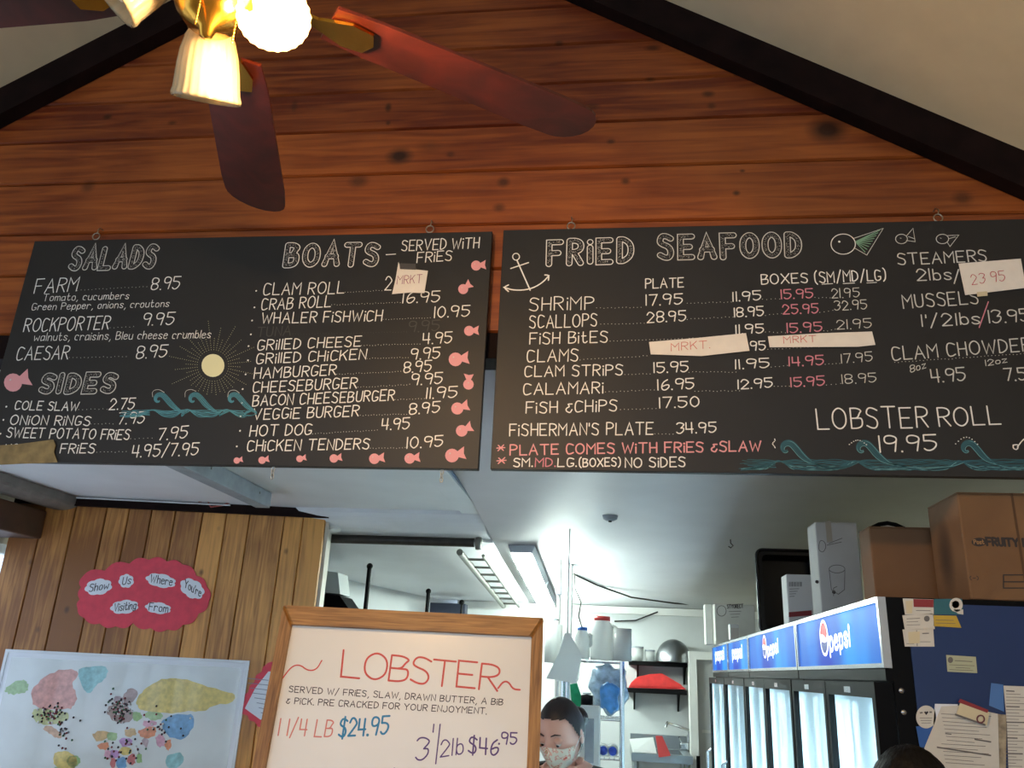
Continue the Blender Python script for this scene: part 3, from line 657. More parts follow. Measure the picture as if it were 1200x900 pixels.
for a, b_, c in ((('11.95', -2, 318, 88, 314), ('15.95', 157, 311, 261, 306), ('21.95', 323, 308, 413, 303)), (('18.95', 2, 370, 98, 366), ('25.95', 163, 361, 277, 356), ('32.95', 332, 348, 438, 343)),
        (('11.95', 8, 426, 98, 422), ('15.95', 176, 422, 290, 417), ('21.95', 340, 411, 453, 405)), (('11.95', 5, 541, 117, 536), ('14.95', 183, 532, 295, 527), ('17.95', 355, 522, 456, 515)), (('12.95', 14, 607, 127, 601), ('15.95', 189, 600, 299, 594), ('18.95', 358, 590, 469, 584))):
    T(b2, K7, *a, 31); T(b2, K7, *b_, 31, M_pinkred, .003); T(b2, K7, *c, 31, M_chalk2, .0021)
    D(b2, K7, a[3] + 6, a[4] - 2, b_[1] - 6, b_[2] - 1); D(b2, K7, b_[3] + 6, b_[4], c[1] - 6, c[2])
T(b2, K7, '95', 56, 480, 104, 478, 30); D(b2, K7, 112, 476, 340, 466)
draw(b2, BRD, 'fish_outline', [[K7(*p) for p in circ(360, 130, 41, 14, 34)]], M_chalk, .0022, closed=True)
draw(b2, BRD, 'fish_tail', [[K7(392, 112), K7(492, 78), K7(438, 166), K7(396, 142)]], M_chalk2, .0018, smooth=False)
draw(b2, BRD, 'fish_tail_shading', [[K7(400, 122), K7(480 - k * 6, 84 + k * 9)] for k in range(9)], M_greenc, .0024, smooth=False)
mb = MB(); dot(mb, BRD, BRD.uv(*K7(347, 122)), .003, .0008, 10); mb.build('fish_eye', M_chalk, b2, fix=False)
draw(b2, BRD, 'fish_outline', [[K7(*p) for p in circ(552, 113, 20, 12, 16)]], M_chalk2, .0018, closed=True); draw(b2, BRD, 'fish_tail', [[K7(568, 104), K7(590, 78), K7(597, 122), K7(568, 118)], [K7(575, 105), K7(594, 112)], [K7(548, 110), K7(551, 111)]], M_chalk2, .0016, smooth=False)
draw(b2, BRD, 'fish_outline', [[K7(*p) for p in circ(687, 113, 21, 12, 16)]], M_chalk2, .0018, closed=True); draw(b2, BRD, 'fish_tail', [[K7(704, 102), K7(741, 100), K7(712, 138), K7(702, 122)], [K7(708, 112), K7(730, 106)], [K7(680, 110), K7(683, 111)]], M_chalk2, .0016, smooth=False)
T(b2, K7, 'STEAMERS', 541, 198, 834, 186, 38, M_chalk2); T(b2, K7, '2lbs', 605, 250, 718, 246, 38, M_chalk2); T(b2, K7, '/', 726, 256, 745, 252, 36, M_chalk2)
T(b2, K7, 'MUSSELS', 559, 341, 806, 326, 44, M_chalk2)
T(b2, K7, "1'/2lbs", 622, 402, 812, 392, 40, M_chalk2); draw(b2, BRD, 'slash', [[K7(808, 405), K7(838, 320)]], M_pinkred, .0026); T(b2, K7, '13.95', 842, 390, 975, 382, 42, M_chalk2)
T(b2, K7, 'CLAM CHOWDER', 523, 513, 978, 480, 44, M_chalk2); D(b2, K7, 530, 520, 968, 490)
T(b2, K7, '8oz', 582, 553, 632, 537, 23, M_chalk2, .0019); T(b2, K7, '4.95', 653, 586, 764, 578, 44, M_chalk2); T(b2, K7, '12oz', 830, 531, 900, 519, 19, M_chalk2, .0019); T(b2, K7, '7.50', 893, 580, 1000, 574, 42, M_chalk2)
T(b2, K7, 'LOBSTER', 276, 739, 640, 733, 70, M_chalk, .0034); T(b2, K7, 'ROLL', 676, 730, 880, 723, 62, M_chalk, .0034); T(b2, K7, '19.95', 482, 815, 668, 809, 54, M_chalk, .0034)
wave(b2, K7, [125, 375, 720], 965, 872, 108, mat('chalk_deep_teal', '2f5c66', .8), 8, .0018)
wave(b2, K7, [128, 378, 724], 968, 872, 104, mat('chalk_pale_teal', '6fa3a8', .8), 2, .0012)
draw(b2, BRD, 'foam_dots', [[K7(131 + 4 * cos(k), 800 - k * 4), K7(132 + 4 * cos(k), 800 - k * 4 + 1)] for k in range(8)] + [[K7(380 + k * 7, 790 - 14 * sin(k * .4)), K7(381 + k * 7, 790 - 14 * sin(k * .4))] for k in range(9)] + [[K7(730 + k * 9, 788 - 22 * sin(k * .4)), K7(731 + k * 9, 788 - 22 * sin(k * .4))] for k in range(9)], M_chalk, .0024, smooth=False)
draw(b2, BRD, 'anchor_drawing', [[K7(920, 792), K7(938, 790), K7(934, 808), K7(920, 804), K7(920, 792)], [K7(934, 798), K7(955, 770), K7(985, 762)]], M_chalk, .0026)

# --- paper notes taped over the boards
M_paper = mat('note_paper', 'efe6d8', .75, noise=.05, scale=30); M_tape = mat('masking_tape', '8f7a4c', .55, noise=.3, scale=40, bump=.5)
M_redink = mat('red_marker', 'c0424a', .6); M_purple = mat('plum_marker', '9a4a68', .6); M_orange = mat('orange_marker', 'cf6a5c', .6)
NOTE = Plane((0, BY - .0035, 0), (1, 0, 0), (0, 0, 1))
def note(label, K, poly, s, a, h, m, group=None):
    t = thing('price_note', label, 'paper note', NOTE.pt(*NOTE.uv(*K(*poly[0]))))
    # paper curls a little: lift alternate corners
    mb = MB(); ps = [NOTE.pt(*NOTE.uv(*K(*q)), 0) for q in poly]
    mb.prism(ps, NOTE.n * .0012); mb.build('paper', M_paper, t)
    P2 = Plane(NOTE.o + NOTE.n * .0012, NOTE.u, NOTE.v)
    text(t, P2, s, K(a[0], a[1]), K(a[2], a[3]), h * .35, m, .0017, off=.0004); return t
n1 = note('small white paper note reading MRKT beside CLAM ROLL', K5, [(550, 275), (562, 225), (572, 166), (580, 186), (672, 196), (660, 272), (610, 270)], 'MRKT', (566, 241, 650, 236), 28, M_purple)
note('long white paper strip reading MRKT over the clams plate price', K6, [(582, 438), (750, 424), (912, 408), (924, 468), (760, 486), (588, 480)], 'MRKT.', (658, 469, 788, 458), 26, M_orange)
note('long white paper strip reading MRKT over the clams box prices', K7, [(112, 434), (280, 424), (455, 418), (466, 462), (410, 468), (118, 470)], 'MRKT', (165, 456, 270, 452), 22, M_orange)
n4 = note('cream paper note with a red 23.95 beside STEAMERS', K7, [(740, 194), (945, 178), (962, 274), (762, 298)], '23 95', (785, 263, 894, 250), 34, M_redink)
shape(n1, Plane(NOTE.o + NOTE.n * .002, NOTE.u, NOTE.v), 'tape', [[K5(*q) for q in ((575, 170), (630, 172), (632, 192), (577, 190))]], mat('dull_tape', '4d4a48', .4))
shape(n4, Plane(NOTE.o + NOTE.n * .0016, NOTE.u, NOTE.v), 'tape', [[K7(*q) for q in ((800, 288), (835, 285), (836, 300), (802, 303))]], mat('pale_tape', 'd9c9a4', .4))
tape = MB(); tape.prism([NOTE.pt(*NOTE.uv(*K4(*q))) for q in ((-40, 792), (60, 786), (182, 770), (190, 790), (184, 812), (196, 848), (60, 853), (-40, 858))], NOTE.n * .0012)
tag(tape.build('masking_tape_strip', M_tape), 'strip of brown masking tape at the lower left of the salads board', 'tape')

# ================================================================== SIGNS AND MAP ON THE PARTITION
K1 = lambda x, y: (x * .4111, 530 + y * .4111)
K2 = lambda x, y: (280 + x * .3083, 690 + y * .3083)
PL2 = lambda d: Plane(PART.o + PART.n * d, PART.u, PART.v)
M_redcard = mat('red_felt_card', 'd84858', .8, noise=.12, scale=25); M_whitecard = mat('white_card', 'e4e9f0', .7); M_ink = mat('black_ink', '1b1b22', .6)
def blob(cx, cy, rx, ry, n, lobes, amp, rot=0.0, sq=0.0):
    out = []
    for i in range(n):
        a = 2 * pi * i / n; k = 1 + amp * (abs(sin(a * lobes / 2)) - .5) * 2; e = 1 + sq * (abs(sin(2 * a)))
        x, y = rx * e * cos(a) * k, ry * e * sin(a) * k; out.append((cx + x * cos(rot) - y * sin(rot), cy + x * sin(rot) + y * cos(rot)))
    return out
P0 = PL2(.003)
t = thing('welcome_sign', 'scalloped red card sign asking show us where you are visiting from', 'sign', P0.hit(*K1(408, 500)))
CARD = [(230 + 0, 362), (262, 343), (300, 338), (335, 330), (370, 318), (400, 312), (425, 307), (450, 306), (478, 312), (497, 318), (520, 320), (548, 332), (560, 352), (578, 366), (590, 383), (600, 405), (596, 425), (583, 446), (566, 460), (545, 474), (522, 492), (500, 494), (478, 505), (456, 497), (430, 501), (405, 488), (380, 487), (355, 492), (330, 496), (305, 492), (285, 488), (262, 480), (240, 472), (216, 462), (222, 445), (218, 432), (228, 420), (222, 402), (232, 385), (224, 374)]
SC = []
for i in range(0, len(CARD), 2):
    (ax_, ay_), (bx_, by_) = CARD[i], CARD[(i + 2) % len(CARD)]; l_ = math.hypot(bx_ - ax_, by_ - ay_); nx_, ny_ = (by_ - ay_) / l_, -(bx_ - ax_) / l_
    for k in range(6): f_ = k / 6; bu = sin(pi * f_) * l_ * .20; SC.append((ax_ + (bx_ - ax_) * f_ + nx_ * bu, ay_ + (by_ - ay_) * f_ + ny_ * bu))
sheet('card', P0, [K1(*p) for p in SC], M_redcard, .004, parent=t)
P1 = PL2(.0072)
for s, cx, cy, rx, ry, rot, w_ in (('Show', 281, 384, 38, 22, -.18, 56), ('Us', 360, 367, 21, 19, -.15, 24), ('Where', 459, 366, 42, 19, .18, 62), ("You're", 548, 389, 36, 25, .55, 54), ('Visiting', 355, 441, 39, 19, -.12, 62), ('From', 451, 444, 36, 16, .12, 54)):
    c = sheet('word_cloud', P1, [K1(*p) for p in blob(cx, cy, rx, ry, 28, 7, .07, rot)], M_whitecard, .0015, parent=t)
    P2 = PL2(.0088); dx, dy = cos(rot) * w_ / 2, sin(rot) * w_ / 2
    text(c, P2, s, K1(cx - dx, cy + 9 - dy), K1(cx + dx, cy + 9 + dy), 22 * .4111, M_ink, .0042)

t = thing('world_map', 'laminated world map with coloured countries and pins on the plank wall', 'map', P0.hit(*K1(350, 900)))
a1, z1 = P0.uv(8, 760); a2, z2 = P0.uv(293, 775); mapz = (z1 + z2) / 2; mh = (a2 - a1) * .66
def mp(u, v, off): return PART.pt(a1 + (a2 - a1) * u, mapz - mh * v, off)
mb = MB(); mb.prism([mp(0, 0, .003), mp(1, 0, .003), mp(1, 1, .003), mp(0, 1, .003)], PART.n * .006); mb.build('backing_board', M_whitecard, t)
mb = MB(); mb.prism([mp(.03, .045, .0092), mp(.97, .045, .0092), mp(.97, .955, .0092), mp(.03, .955, .0092)], PART.n * .0004); mb.build('printed_sea', mat('map_sea', 'd3dadb', .25, noise=.07, scale=6, coat=.8), t)
mb = MB()
for q in (((.0, 0), (1, .018)), ((0, .982), (1, 1)), ((0, .018), (.012, .982)), ((.988, .018), (1, .982))):
    (u0, v0), (u1, v1) = q; mb.prism([mp(u0, v0, .0092), mp(u1, v0, .0092), mp(u1, v1, .0092), mp(u0, v1, .0092)], PART.n * .003)
mb.build('clear_edge', mat('clear_plastic_edge', 'd4d8dc', .2, coat=.5), t)
PM = PL2(.0098); lands = {
  'd39b94': [[(85, 680), (120, 645), (160, 622), (215, 616), (226, 640), (200, 662), (222, 690), (214, 727), (180, 735), (130, 732), (95, 725)]],
  '9fc08f': [[(10, 672), (50, 648), (80, 652), (82, 682), (50, 690), (20, 690)], [(410, 737), (470, 745), (458, 765), (415, 760)], [(300, 800), (330, 795), (340, 815), (310, 825)], [(150, 905), (170, 890), (190, 930), (170, 960)]],
  '8fc3c8': [[(218, 620), (260, 608), (310, 613), (300, 645), (270, 670), (248, 692), (232, 665)], [(470, 868), (510, 850), (530, 870), (500, 905), (475, 900)]],
  'b9c08a': [[(92, 725), (190, 738), (202, 758), (150, 778), (110, 775), (92, 755)]], 'c9a58a': [[(118, 780), (160, 785), (182, 812), (160, 816), (135, 800)]],
  'd8c372': [[(385, 715), (400, 690), (430, 662), (480, 640), (540, 650), (600, 672), (680, 690), (660, 715), (610, 720), (582, 742), (540, 735), (500, 745), (440, 740), (400, 735)], [(150, 855), (190, 850), (224, 872), (215, 905), (170, 910), (152, 885)], [(340, 842), (372, 838), (378, 862), (345, 866)]],
  'a08a86': [[(350, 695), (375, 668), (397, 690), (372, 722), (350, 715)], [(310, 720), (350, 715), (385, 740), (375, 770), (330, 772), (305, 750)]],
  '6fa3cf': [[(456, 765), (500, 747), (552, 745), (552, 790), (512, 826), (470, 802)], [(330, 870), (360, 868), (362, 900), (332, 902)]],
  'd58a66': [[(392, 792), (440, 775), (450, 800), (425, 816), (398, 812)], [(275, 830), (310, 826), (312, 846), (282, 850)], [(470, 825), (492, 818), (485, 850), (472, 848)]],
  'cfae7a': [[(262, 800), (300, 792), (318, 800), (300, 822), (270, 828)], [(352, 790), (384, 786), (392, 806), (360, 812)]], '93b87a': [[(372, 742), (400, 738), (408, 760), (384, 772)], [(196, 862), (228, 866), (232, 886), (205, 905), (190, 884)], [(388, 862), (402, 856), (406, 884), (392, 890)]], 'd6a3b8': [[(440, 806), (468, 806), (470, 838), (452, 842)], [(404, 764), (440, 762), (452, 776), (410, 786)], [(296, 848), (316, 850), (318, 872), (300, 872)]], 'b0a0a8': [[(322, 700), (345, 690), (352, 708), (330, 718)], [(404, 812), (428, 818), (420, 846), (408, 838)]],
  'b58fc0': [[(338, 815), (375, 812), (378, 836), (342, 840)], [(310, 850), (338, 846), (342, 868), (315, 872)]], 'c56f6f': [[(362, 862), (388, 858), (385, 890), (364, 890)], [(312, 872), (332, 872), (328, 900), (316, 900)]]}
for k, (c, polys) in enumerate(lands.items()):
    mb = MB()
    for p in polys:
        q = chaikin([K1(*v) for v in p], True, 2); q = [(x + rnd.uniform(-1.1, 1.1), y + rnd.uniform(-1.1, 1.1)) for x, y in q]
        fill(mb, PM, [PM.uv(*v) for v in q], 0.0)
    tag(mb.build('printed_land', mat('map_land_%d' % k, c, .3, noise=.25, scale=45, coat=.6), t, fix=False), kind='stuff')
for col, n in (('2e2630', 90), ('7a2f38', 60), ('d8d8d8', 40), ('3c6a4a', 40)):
    mb = MB()
    for i in range(n):
        cl = rnd.choice([(145, 745, 42, 22), (145, 745, 42, 22), (345, 735, 34, 34), (345, 735, 34, 34), (180, 800, 22, 40), (450, 780, 70, 50), (350, 850, 50, 40)])
        u, v = PM.uv(*K1(rnd.gauss(cl[0], cl[2] * .55), rnd.gauss(cl[1], cl[3] * .55))); mb.sphere(PM.pt(u, v, .003), .0055, 6, 4)
    tag(mb.build('map_pins', mat('pin_' + col, col, .4), t, fix=False), kind='stuff')
t = thing('heart_card', 'wavy red card with a white note half hidden behind the lobster board', 'card', P0.hit(300, 850))
sheet('card', P0, [K1(*p) for p in ((800, 590), (765, 600), (750, 612), (746, 626), (730, 636), (726, 654), (712, 666), (708, 684), (694, 692), (692, 710), (680, 716), (676, 728), (688, 736), (692, 746), (706, 750), (712, 764), (726, 768), (736, 782), (765, 790), (800, 770))], M_redcard, .004, parent=t)
c = sheet('note_paper', P1, [K1(*p) for p in ((800, 625), (765, 625), (728, 672), (698, 730), (742, 762), (800, 760))], M_whitecard, .0008, parent=t)
PQ = PL2(.0083)
for k in range(8): draw(c, PQ, 'handwriting', [[K1(722 + 6 * (7 - k) - 20, 742 - 14 * k), K1(735 + 30, 748 - 14 * k)]], mat('grey_ink', '7f8698', .7), .003, smooth=False)

# ================================================================== LOBSTER WHITEBOARD ON THE COUNTER
WTL = Vector((-.8442, 2.0771, 1.8773)); wu = Vector((.9939, .1099, -.0027)).normalized(); wv = Vector((-.0185, .1919, .9812)); wv = (wv - wu * wv.dot(wu)).normalized()
WW, WH = .6632, .862
WP = Plane(WTL, wu, wv)
def wp(a, b, off): return WP.pt(a * WW, -b, off)
base = WP.pt(WW / 2, -WH, 0)
wbt = thing('whiteboard', 'wood-framed whiteboard advertising lobster in red marker', 'whiteboard', base)
M_oak = wood('oak_frame', '70481f', 'b8864a', (3, 10, 60), (), rough=.45, vary=.1)
M_oakv = wood('oak_frame_upright', '70481f', 'b8864a', (60, 10, 3), (), rough=.45, vary=.1)
M_wb = mat('whiteboard_surface', 'eeebe4', .28, noise=.03, scale=6, coat=.3)
fw = .047
mb = MB(); mb.prism([wp(.03, .03, -.004), wp(.97, .03, -.004), wp(.97, WH - .03, -.004), wp(.03, WH - .03, -.004)], -WP.n * .008); mb.build('writing_surface', M_wb, wbt)
f = .029 / WW
for q in ([(0, 0), (1, 0), (1 - f, fw), (f, fw)], [(0, WH), (f, WH - fw), (1 - f, WH - fw), (1, WH)], [(0, 0), (f, fw), (f, WH - fw), (0, WH)], [(1, 0), (1, WH), (1 - f, WH - fw), (1 - f, fw)]):
    cx = sum(p[0] for p in q) / 4; cy = sum(p[1] for p in q) / 4
    q2 = [(p[0] + (cx - p[0]) * .02, p[1] + (cy - p[1]) * .02) for p in q]
    fr = [wp(a, b, .010) for a, b in q2]; md = [wp(a, b, .004) for a, b in q]; bk_ = [wp(a, b, -.018) for a, b in q]
    mb = MB(); mb.add(fr + md + bk_, [(0, 1, 2, 3)] + [(k, (k + 1) % 4, (k + 1) % 4 + 4, k + 4) for k in range(4)] + [(k + 4, (k + 1) % 4 + 4, (k + 1) % 4 + 8, k + 8) for k in range(4)] + [(11, 10, 9, 8)])
    mb.build('frame_rail', M_oak if abs(q[0][0] - q[1][0]) > .5 or abs(q[0][0] - q[3][0]) > .5 else M_oakv, wbt)
PW = Plane(WTL - WP.n * .0042, wu, wv)
M_wred = mat('whiteboard_red', 'd2504a', .5); M_wrose = mat('whiteboard_faded_red', 'd98378', .5); M_wblue = mat('whiteboard_blue', '2383b4', .5); M_wpurp = mat('whiteboard_purple', '5a3f7e', .5); M_wblk = mat('whiteboard_black', '3a2c30', .5)
def TW(s, x0, y0, x1, y1, h, m, w, **k): return text(wbt, PW, s, K2(x0, y0), K2(x1, y1), h * .3083, m, w, **k)
draw(wbt, PW, 'flourish', [[K2(165, 342), K2(200, 295), K2(232, 288), K2(262, 312), K2(295, 308), K2(315, 273)]], M_wred, .0032)
draw(wbt, PW, 'flourish', [[K2(985, 378), K2(1005, 352), K2(1025, 354), K2(1042, 382), K2(1068, 384)]], M_wred, .0042)
TW('LOBSTER', 388, 332, 980, 388, 100, M_wred, .0046, gap=.9)
TW('SERVED W/ FRiES, SLAW, DRAWN BUTTER, A BiB', 190, 392, 1002, 442, 23, M_wblk, .0020); TW('& PiCK. PRE CRACKED FOR YOUR ENJOYMENT.', 180, 436, 940, 476, 23, M_wblk, .0020)
TW("1 1/4 LB", 150, 556, 352, 564, 64, M_wrose, .0032); TW('$24.95', 378, 562, 564, 552, 66, M_wblue, .0046)
TW('3', 670, 652, 716, 650, 84, M_wpurp, .0034); draw(wbt, PW, 'fraction', [[K2(738, 545), K2(741, 515)], [K2(765, 515), K2(748, 665)]], M_wpurp, .003); TW('2lb', 765, 640, 850, 626, 62, M_wpurp, .003); TW('$46', 872, 622, 984, 634, 60, M_wpurp, .0038); TW('.95', 988, 590, 1055, 592, 44, M_wpurp, .0034)
TW('1 1/2', 520, 748, 620, 748, 58, M_wpurp, .0034)
# counter the board stands on
M_counter = mat('laminate_counter', '6d5a48', .4, noise=.12, scale=12)
ct = thing('service_counter', 'long service counter below the menu boards carrying the lobster whiteboard', 'counter', (-.9, 2.1, 0))
MB().bounds((-2.3, 1.72, base.z - .045), (.16, 2.42, base.z - .004), bev=.006).build('worktop', M_counter, ct)
MB().bounds((-2.25, 1.80, 0), (.12, 2.36, base.z - .045)).build('front_panel', M_oak, ct)

# ================================================================== COOLERS
FX = .603; FT = 1.948; SB = 1.792
M_black = mat('black_plastic', '060607', .5, spec=.12); M_blue = mat('blue_steel_panel', '163263', .35, noise=.08, scale=6); M_silver = mat('silver_trim', 'c2c6cc', .25, .9)
M_liner = mat('white_liner', 'eef4f6', .5)
M_led = mat('led_strip', 'f0fbff', .5, emit=60, ecol=(.80, .95, 1.0))
def signmat():
    m = bpy.data.materials.new('lit_blue_sign'); m.use_nodes = True; N = m.node_tree.nodes; L = m.node_tree.links; b = N['Principled BSDF']; b.inputs['Roughness'].default_value = .35
    g = N.new('ShaderNodeTexCoord'); mp_ = N.new('ShaderNodeMapping'); mp_.inputs['Scale'].default_value = (1, 1, .6); L.new(g.outputs['Object'], mp_.inputs[0])
    n = N.new('ShaderNodeTexNoise'); n.inputs['Scale'].default_value = 2.6; n.inputs['Detail'].default_value = 2; L.new(mp_.outputs[0], n.inputs[0])
    r = N.new('ShaderNodeValToRGB'); r.color_ramp.elements[0].position = .35; r.color_ramp.elements[1].position = .68; r.color_ramp.elements[0].color = lin('0f2fb0'); r.color_ramp.elements[1].color = lin('2c95e6')
    L.new(n.outputs[0], r.inputs[0]); b.inputs['Base Color'].default_value = lin('0a1440'); b.inputs['Specular IOR Level'].default_value = .03; L.new(r.outputs[0], b.inputs['Emission Color']); b.inputs['Emission Strength'].default_value = 1.2
    return m
M_sign = signmat(); M_glow = mat('sign_white', 'ffffff', .4, emit=1.4, ecol='ffffff'); M_sred = mat('sign_red', 'd8283c', .4, emit=.8); M_sblue = mat('sign_deep_blue', '102a90', .4, emit=.5)
def frosted():
    m = bpy.data.materials.new('frosted_door_glass'); m.use_nodes = True; N = m.node_tree.nodes; L = m.node_tree.links; N.remove(N['Principled BSDF'])
    a = N.new('ShaderNodeBsdfTransparent'); b = N.new('ShaderNodeBsdfTranslucent'); b.inputs[0].default_value = (.9, .96, 1, 1); g = N.new('ShaderNodeBsdfGlossy'); g.inputs['Roughness'].default_value = .05
    m1 = N.new('ShaderNodeMixShader'); m1.inputs[0].default_value = .88; L.new(a.outputs[0], m1.inputs[1]); L.new(b.outputs[0], m1.inputs[2])
    m2 = N.new('ShaderNodeMixShader'); m2.inputs[0].default_value = .06; L.new(m1.outputs[0], m2.inputs[1]); L.new(g.outputs[0], m2.inputs[2]); L.new(m2.outputs[0], N['Material Output'].inputs[0]); return m
M_frost = frosted()
FPL = Plane((FX - .003, 0, 0), (0, -1, 0), (0, 0, 1))
K8 = lambda x, y: (820 + x * .3113, 620 + y * .3113)
def cooler(y0, y1, nd, label):
    t = thing('display_cooler', label, 'cooler', (FX + .4, (y0 + y1) / 2, 0), 'drink coolers along the right wall')
    y0 += .006; y1 -= .006; x1 = FX + .78
    b = MB(); b.bounds((FX + .012, y0, .10), (x1, y0 + .03, FT)); b.bounds((FX + .012, y1 - .03, .10), (x1, y1, FT)); b.bounds((x1 - .03, y0 + .03, .1), (x1, y1 - .03, FT)); b.bounds((FX + .012, y0 + .03, FT - .04), (x1 - .03, y1 - .03, FT)); b.bounds((FX + .012, y0 + .03, SB - .05), (x1 - .03, y1 - .03, SB - .02)); b.bounds((FX + .012, y0 + .03, .1), (x1 - .03, y1 - .03, .3))
    b.build('cabinet', M_black, t)
    MB().bounds((FX + .055, y0 - .003, .1), (x1, y0, FT - .012)).build('side_panel', M_blue, t)
    l = MB(); l.bounds((x1 - .04, y0 + .03, .3), (x1 - .032, y1 - .03, SB - .05)); l.bounds((FX + .05, y0 + .031, .3), (x1 - .04, y0 + .036, SB - .05)); l.bounds((FX + .05, y1 - .036, .3), (x1 - .04, y1 - .031, SB - .05)); l.build('liner', M_liner, t)
    for z in (.55, .85, 1.15, 1.45):
        mb = MB(); mb.bounds((FX + .10, y0 + .04, z), (x1 - .05, y1 - .04, z + .008)); mb.build('shelf', M_white, t)
    # lit sign with silver frame
    s = MB().bounds((FX, y0 + .012, SB + .006), (FX + .011, y1 - .012, FT - .006)).build('sign_panel', M_sign, t)
    fr = MB(); fr.bounds((FX - .006, y0, FT - .012), (FX + .012, y1, FT)); fr.bounds((FX - .006, y0, SB), (FX + .012, y1, SB + .010)); fr.bounds((FX - .006, y0, SB + .010), (FX + .012, y0 + .014, FT - .012)); fr.bounds((FX - .006, y1 - .014, SB + .010), (FX + .012, y1, FT - .012)); fr.build('sign_frame', M_silver, t)
    MB().bounds((FX - .004, y0, SB - .028), (FX + .012, y1, SB - .002)).build('header_rail', M_black, t)
    w = (y1 - y0) / nd
    for k in range(nd):
        a, c = y0 + k * w + .004, y0 + (k + 1) * w - .004
        d = MB(); zt_, zb_ = SB - .032, .14
        for p, q in (((a, zt_ - .034), (c, zt_)), ((a, zb_), (c, zb_ + .09)), ((a, zb_ + .09), (a + .026, zt_ - .034)), ((c - .026, zb_ + .09), (c, zt_ - .034))): d.bounds((FX - .03, p[0], p[1]), (FX + .01, q[0], q[1]))
        dr = d.build('door', M_black, t)
        MB().bounds((FX - .014, a + .026, zb_ + .09), (FX - .008, c - .026, zt_ - .034)).build('glass_pane', M_frost, dr)
        hy = c - .017 if k % 2 == 0 else a + .017
        MB().tube([(FX - .03, hy, 1.35), (FX - .055, hy, 1.33), (FX - .055, hy, .95), (FX - .03, hy, .93)], .008, 8).build('handle', M_silver, dr)
        MB().bounds((FX - .0315, (a + c) / 2 - .03, zt_ - .026), (FX - .030, (a + c) / 2 + .03, zt_ - .012)).build('badge', M_silver, dr)
        for yy in (a + .03, c - .04): MB().bounds((FX + .028, yy, .32), (FX + .04, yy + .010, SB - .08)).build('light_strip', M_led, t)
    return t, s
def globe(par, cy, cz, r):
    o = FPL.uv(0, 0) and None
    uvc = (-cy, cz); mb = MB(); n = 20
    dot(mb, FPL, uvc, r * 1.08, .0, 24); g = mb.build('globe_ring', M_glow, par, fix=False)
    for nm, m_, lo, hi in (('globe_red', M_sred, .12, 1), ('globe_blue', M_sblue, -1, -.22)):
        pts = []
        a0, a1_ = math.asin(max(-1, lo)), math.asin(min(1, hi))
        if nm == 'globe_red':
            arc = [(r * .92 * cos(t_), r * .92 * sin(t_)) for t_ in [math.asin(.25) + (pi - math.asin(.25) + .10 - math.asin(.25)) * i / n for i in range(n + 1)]]
            wv_ = [(-.9 * r + 1.75 * r * i / 8, r * (.10 + .12 * sin(i / 8 * pi * 1.6 + .3))) for i in range(1, 8)]
        else:
            arc = [(r * .92 * cos(t_), r * .92 * sin(t_)) for t_ in [pi + .35 + (pi - .45) * i / n for i in range(n + 1)]]
            wv_ = [(.86 * r - 1.7 * r * i / 8, r * (-.12 - .16 * sin(i / 8 * pi + .2))) for i in range(1, 8)]
        mb = MB(); fill(mb, FPL, [(uvc[0] + x, uvc[1] + y) for x, y in arc + wv_], .0008); mb.build(nm, m_, g, fix=False)
def pepsi(par, p0, p1, h, w, g=None, r=.04):
    o = text(par, FPL, 'pepsi', p0, p1, h, M_glow, w, name='lettering', jit=.1, gap=2.4)
    if g: q = FPL.hit(*g); globe(par, q.y, q.z, r)
c1, s1 = cooler(2.035, 2.986, 2, 'nearest black drink cooler with large blue lit sign and papers on its side')
c2, s2 = cooler(2.986, 4.067, 2, 'second two-door drink cooler, between the nearest one and the single-door ones')
c3, s3 = cooler(4.067, 4.817, 1, 'third drink cooler, single glass door under a small glowing sign')
c4, s4 = cooler(4.817, 5.59, 1, 'farthest drink cooler in the row, next to the white doorway')
pepsi(s1, K8(492, 458), K8(566, 436), 24, .0115, K8(468, 410), .047); pepsi(s2, K8(256, 478), K8(296, 462), 16, .0105, K8(244, 443), .042)
pepsi(s3, K8(124, 488), K8(160, 482), 15, .013); pepsi(s4, K8(60, 494), K8(92, 488), 14, .013)
for yy, zz in ((2.034, 1.745), (2.034, 1.70)): MB().lathe([(.006, 0), (.006, .003), (0, .004)], (FX + .025, yy + .004, zz), (0, -1, 0), n=10).build('hinge_screw', M_silver, c1)

# papers on the side of the nearest cooler
SP = Plane((0, 2.0375, 0), (1, 0, 0), (0, 0, 1))
K9 = lambda x, y: (1000 + x * .2445, 680 + y * .2445)
M_pap = mat('office_paper', 'd7d2c6', .75, noise=.04, scale=40); M_greyink = mat('print_grey', '6f6a66', .8)
def card(name, label, poly, m, cat='card', off=.0005, th=.0009, lines=(), extra=(), K=K9):
    t = thing(name, label, cat, SP.hit(*K(*poly[-1])))
    sheet('card', SP, [K(*p) for p in poly], m, th, off, t)
    pl = Plane(SP.o + SP.n * (off + th), SP.u, SP.v)
    if lines:
        mb = MB()
        for (x0, y0, x1, y1, w) in lines: rib(mb, pl, [pl.uv(*K(x0, y0)), pl.uv(*K(x1, y1))], w, .0003, 0)
        tag(mb.build('printed_lines', M_greyink, t, fix=False), kind='stuff')
    for nm, pts, mm in extra: shape(t, pl, nm, [[K(*p) for p in pts]], mm, .0005)
    return t
M_cred = mat('card_red', '8f2f34', .6); M_cteal = mat('card_teal', '2e6670', .6); M_cyel = mat('card_yellow', 'c7a53a', .6); M_ccream = mat('card_cream', 'd9cba6', .6)
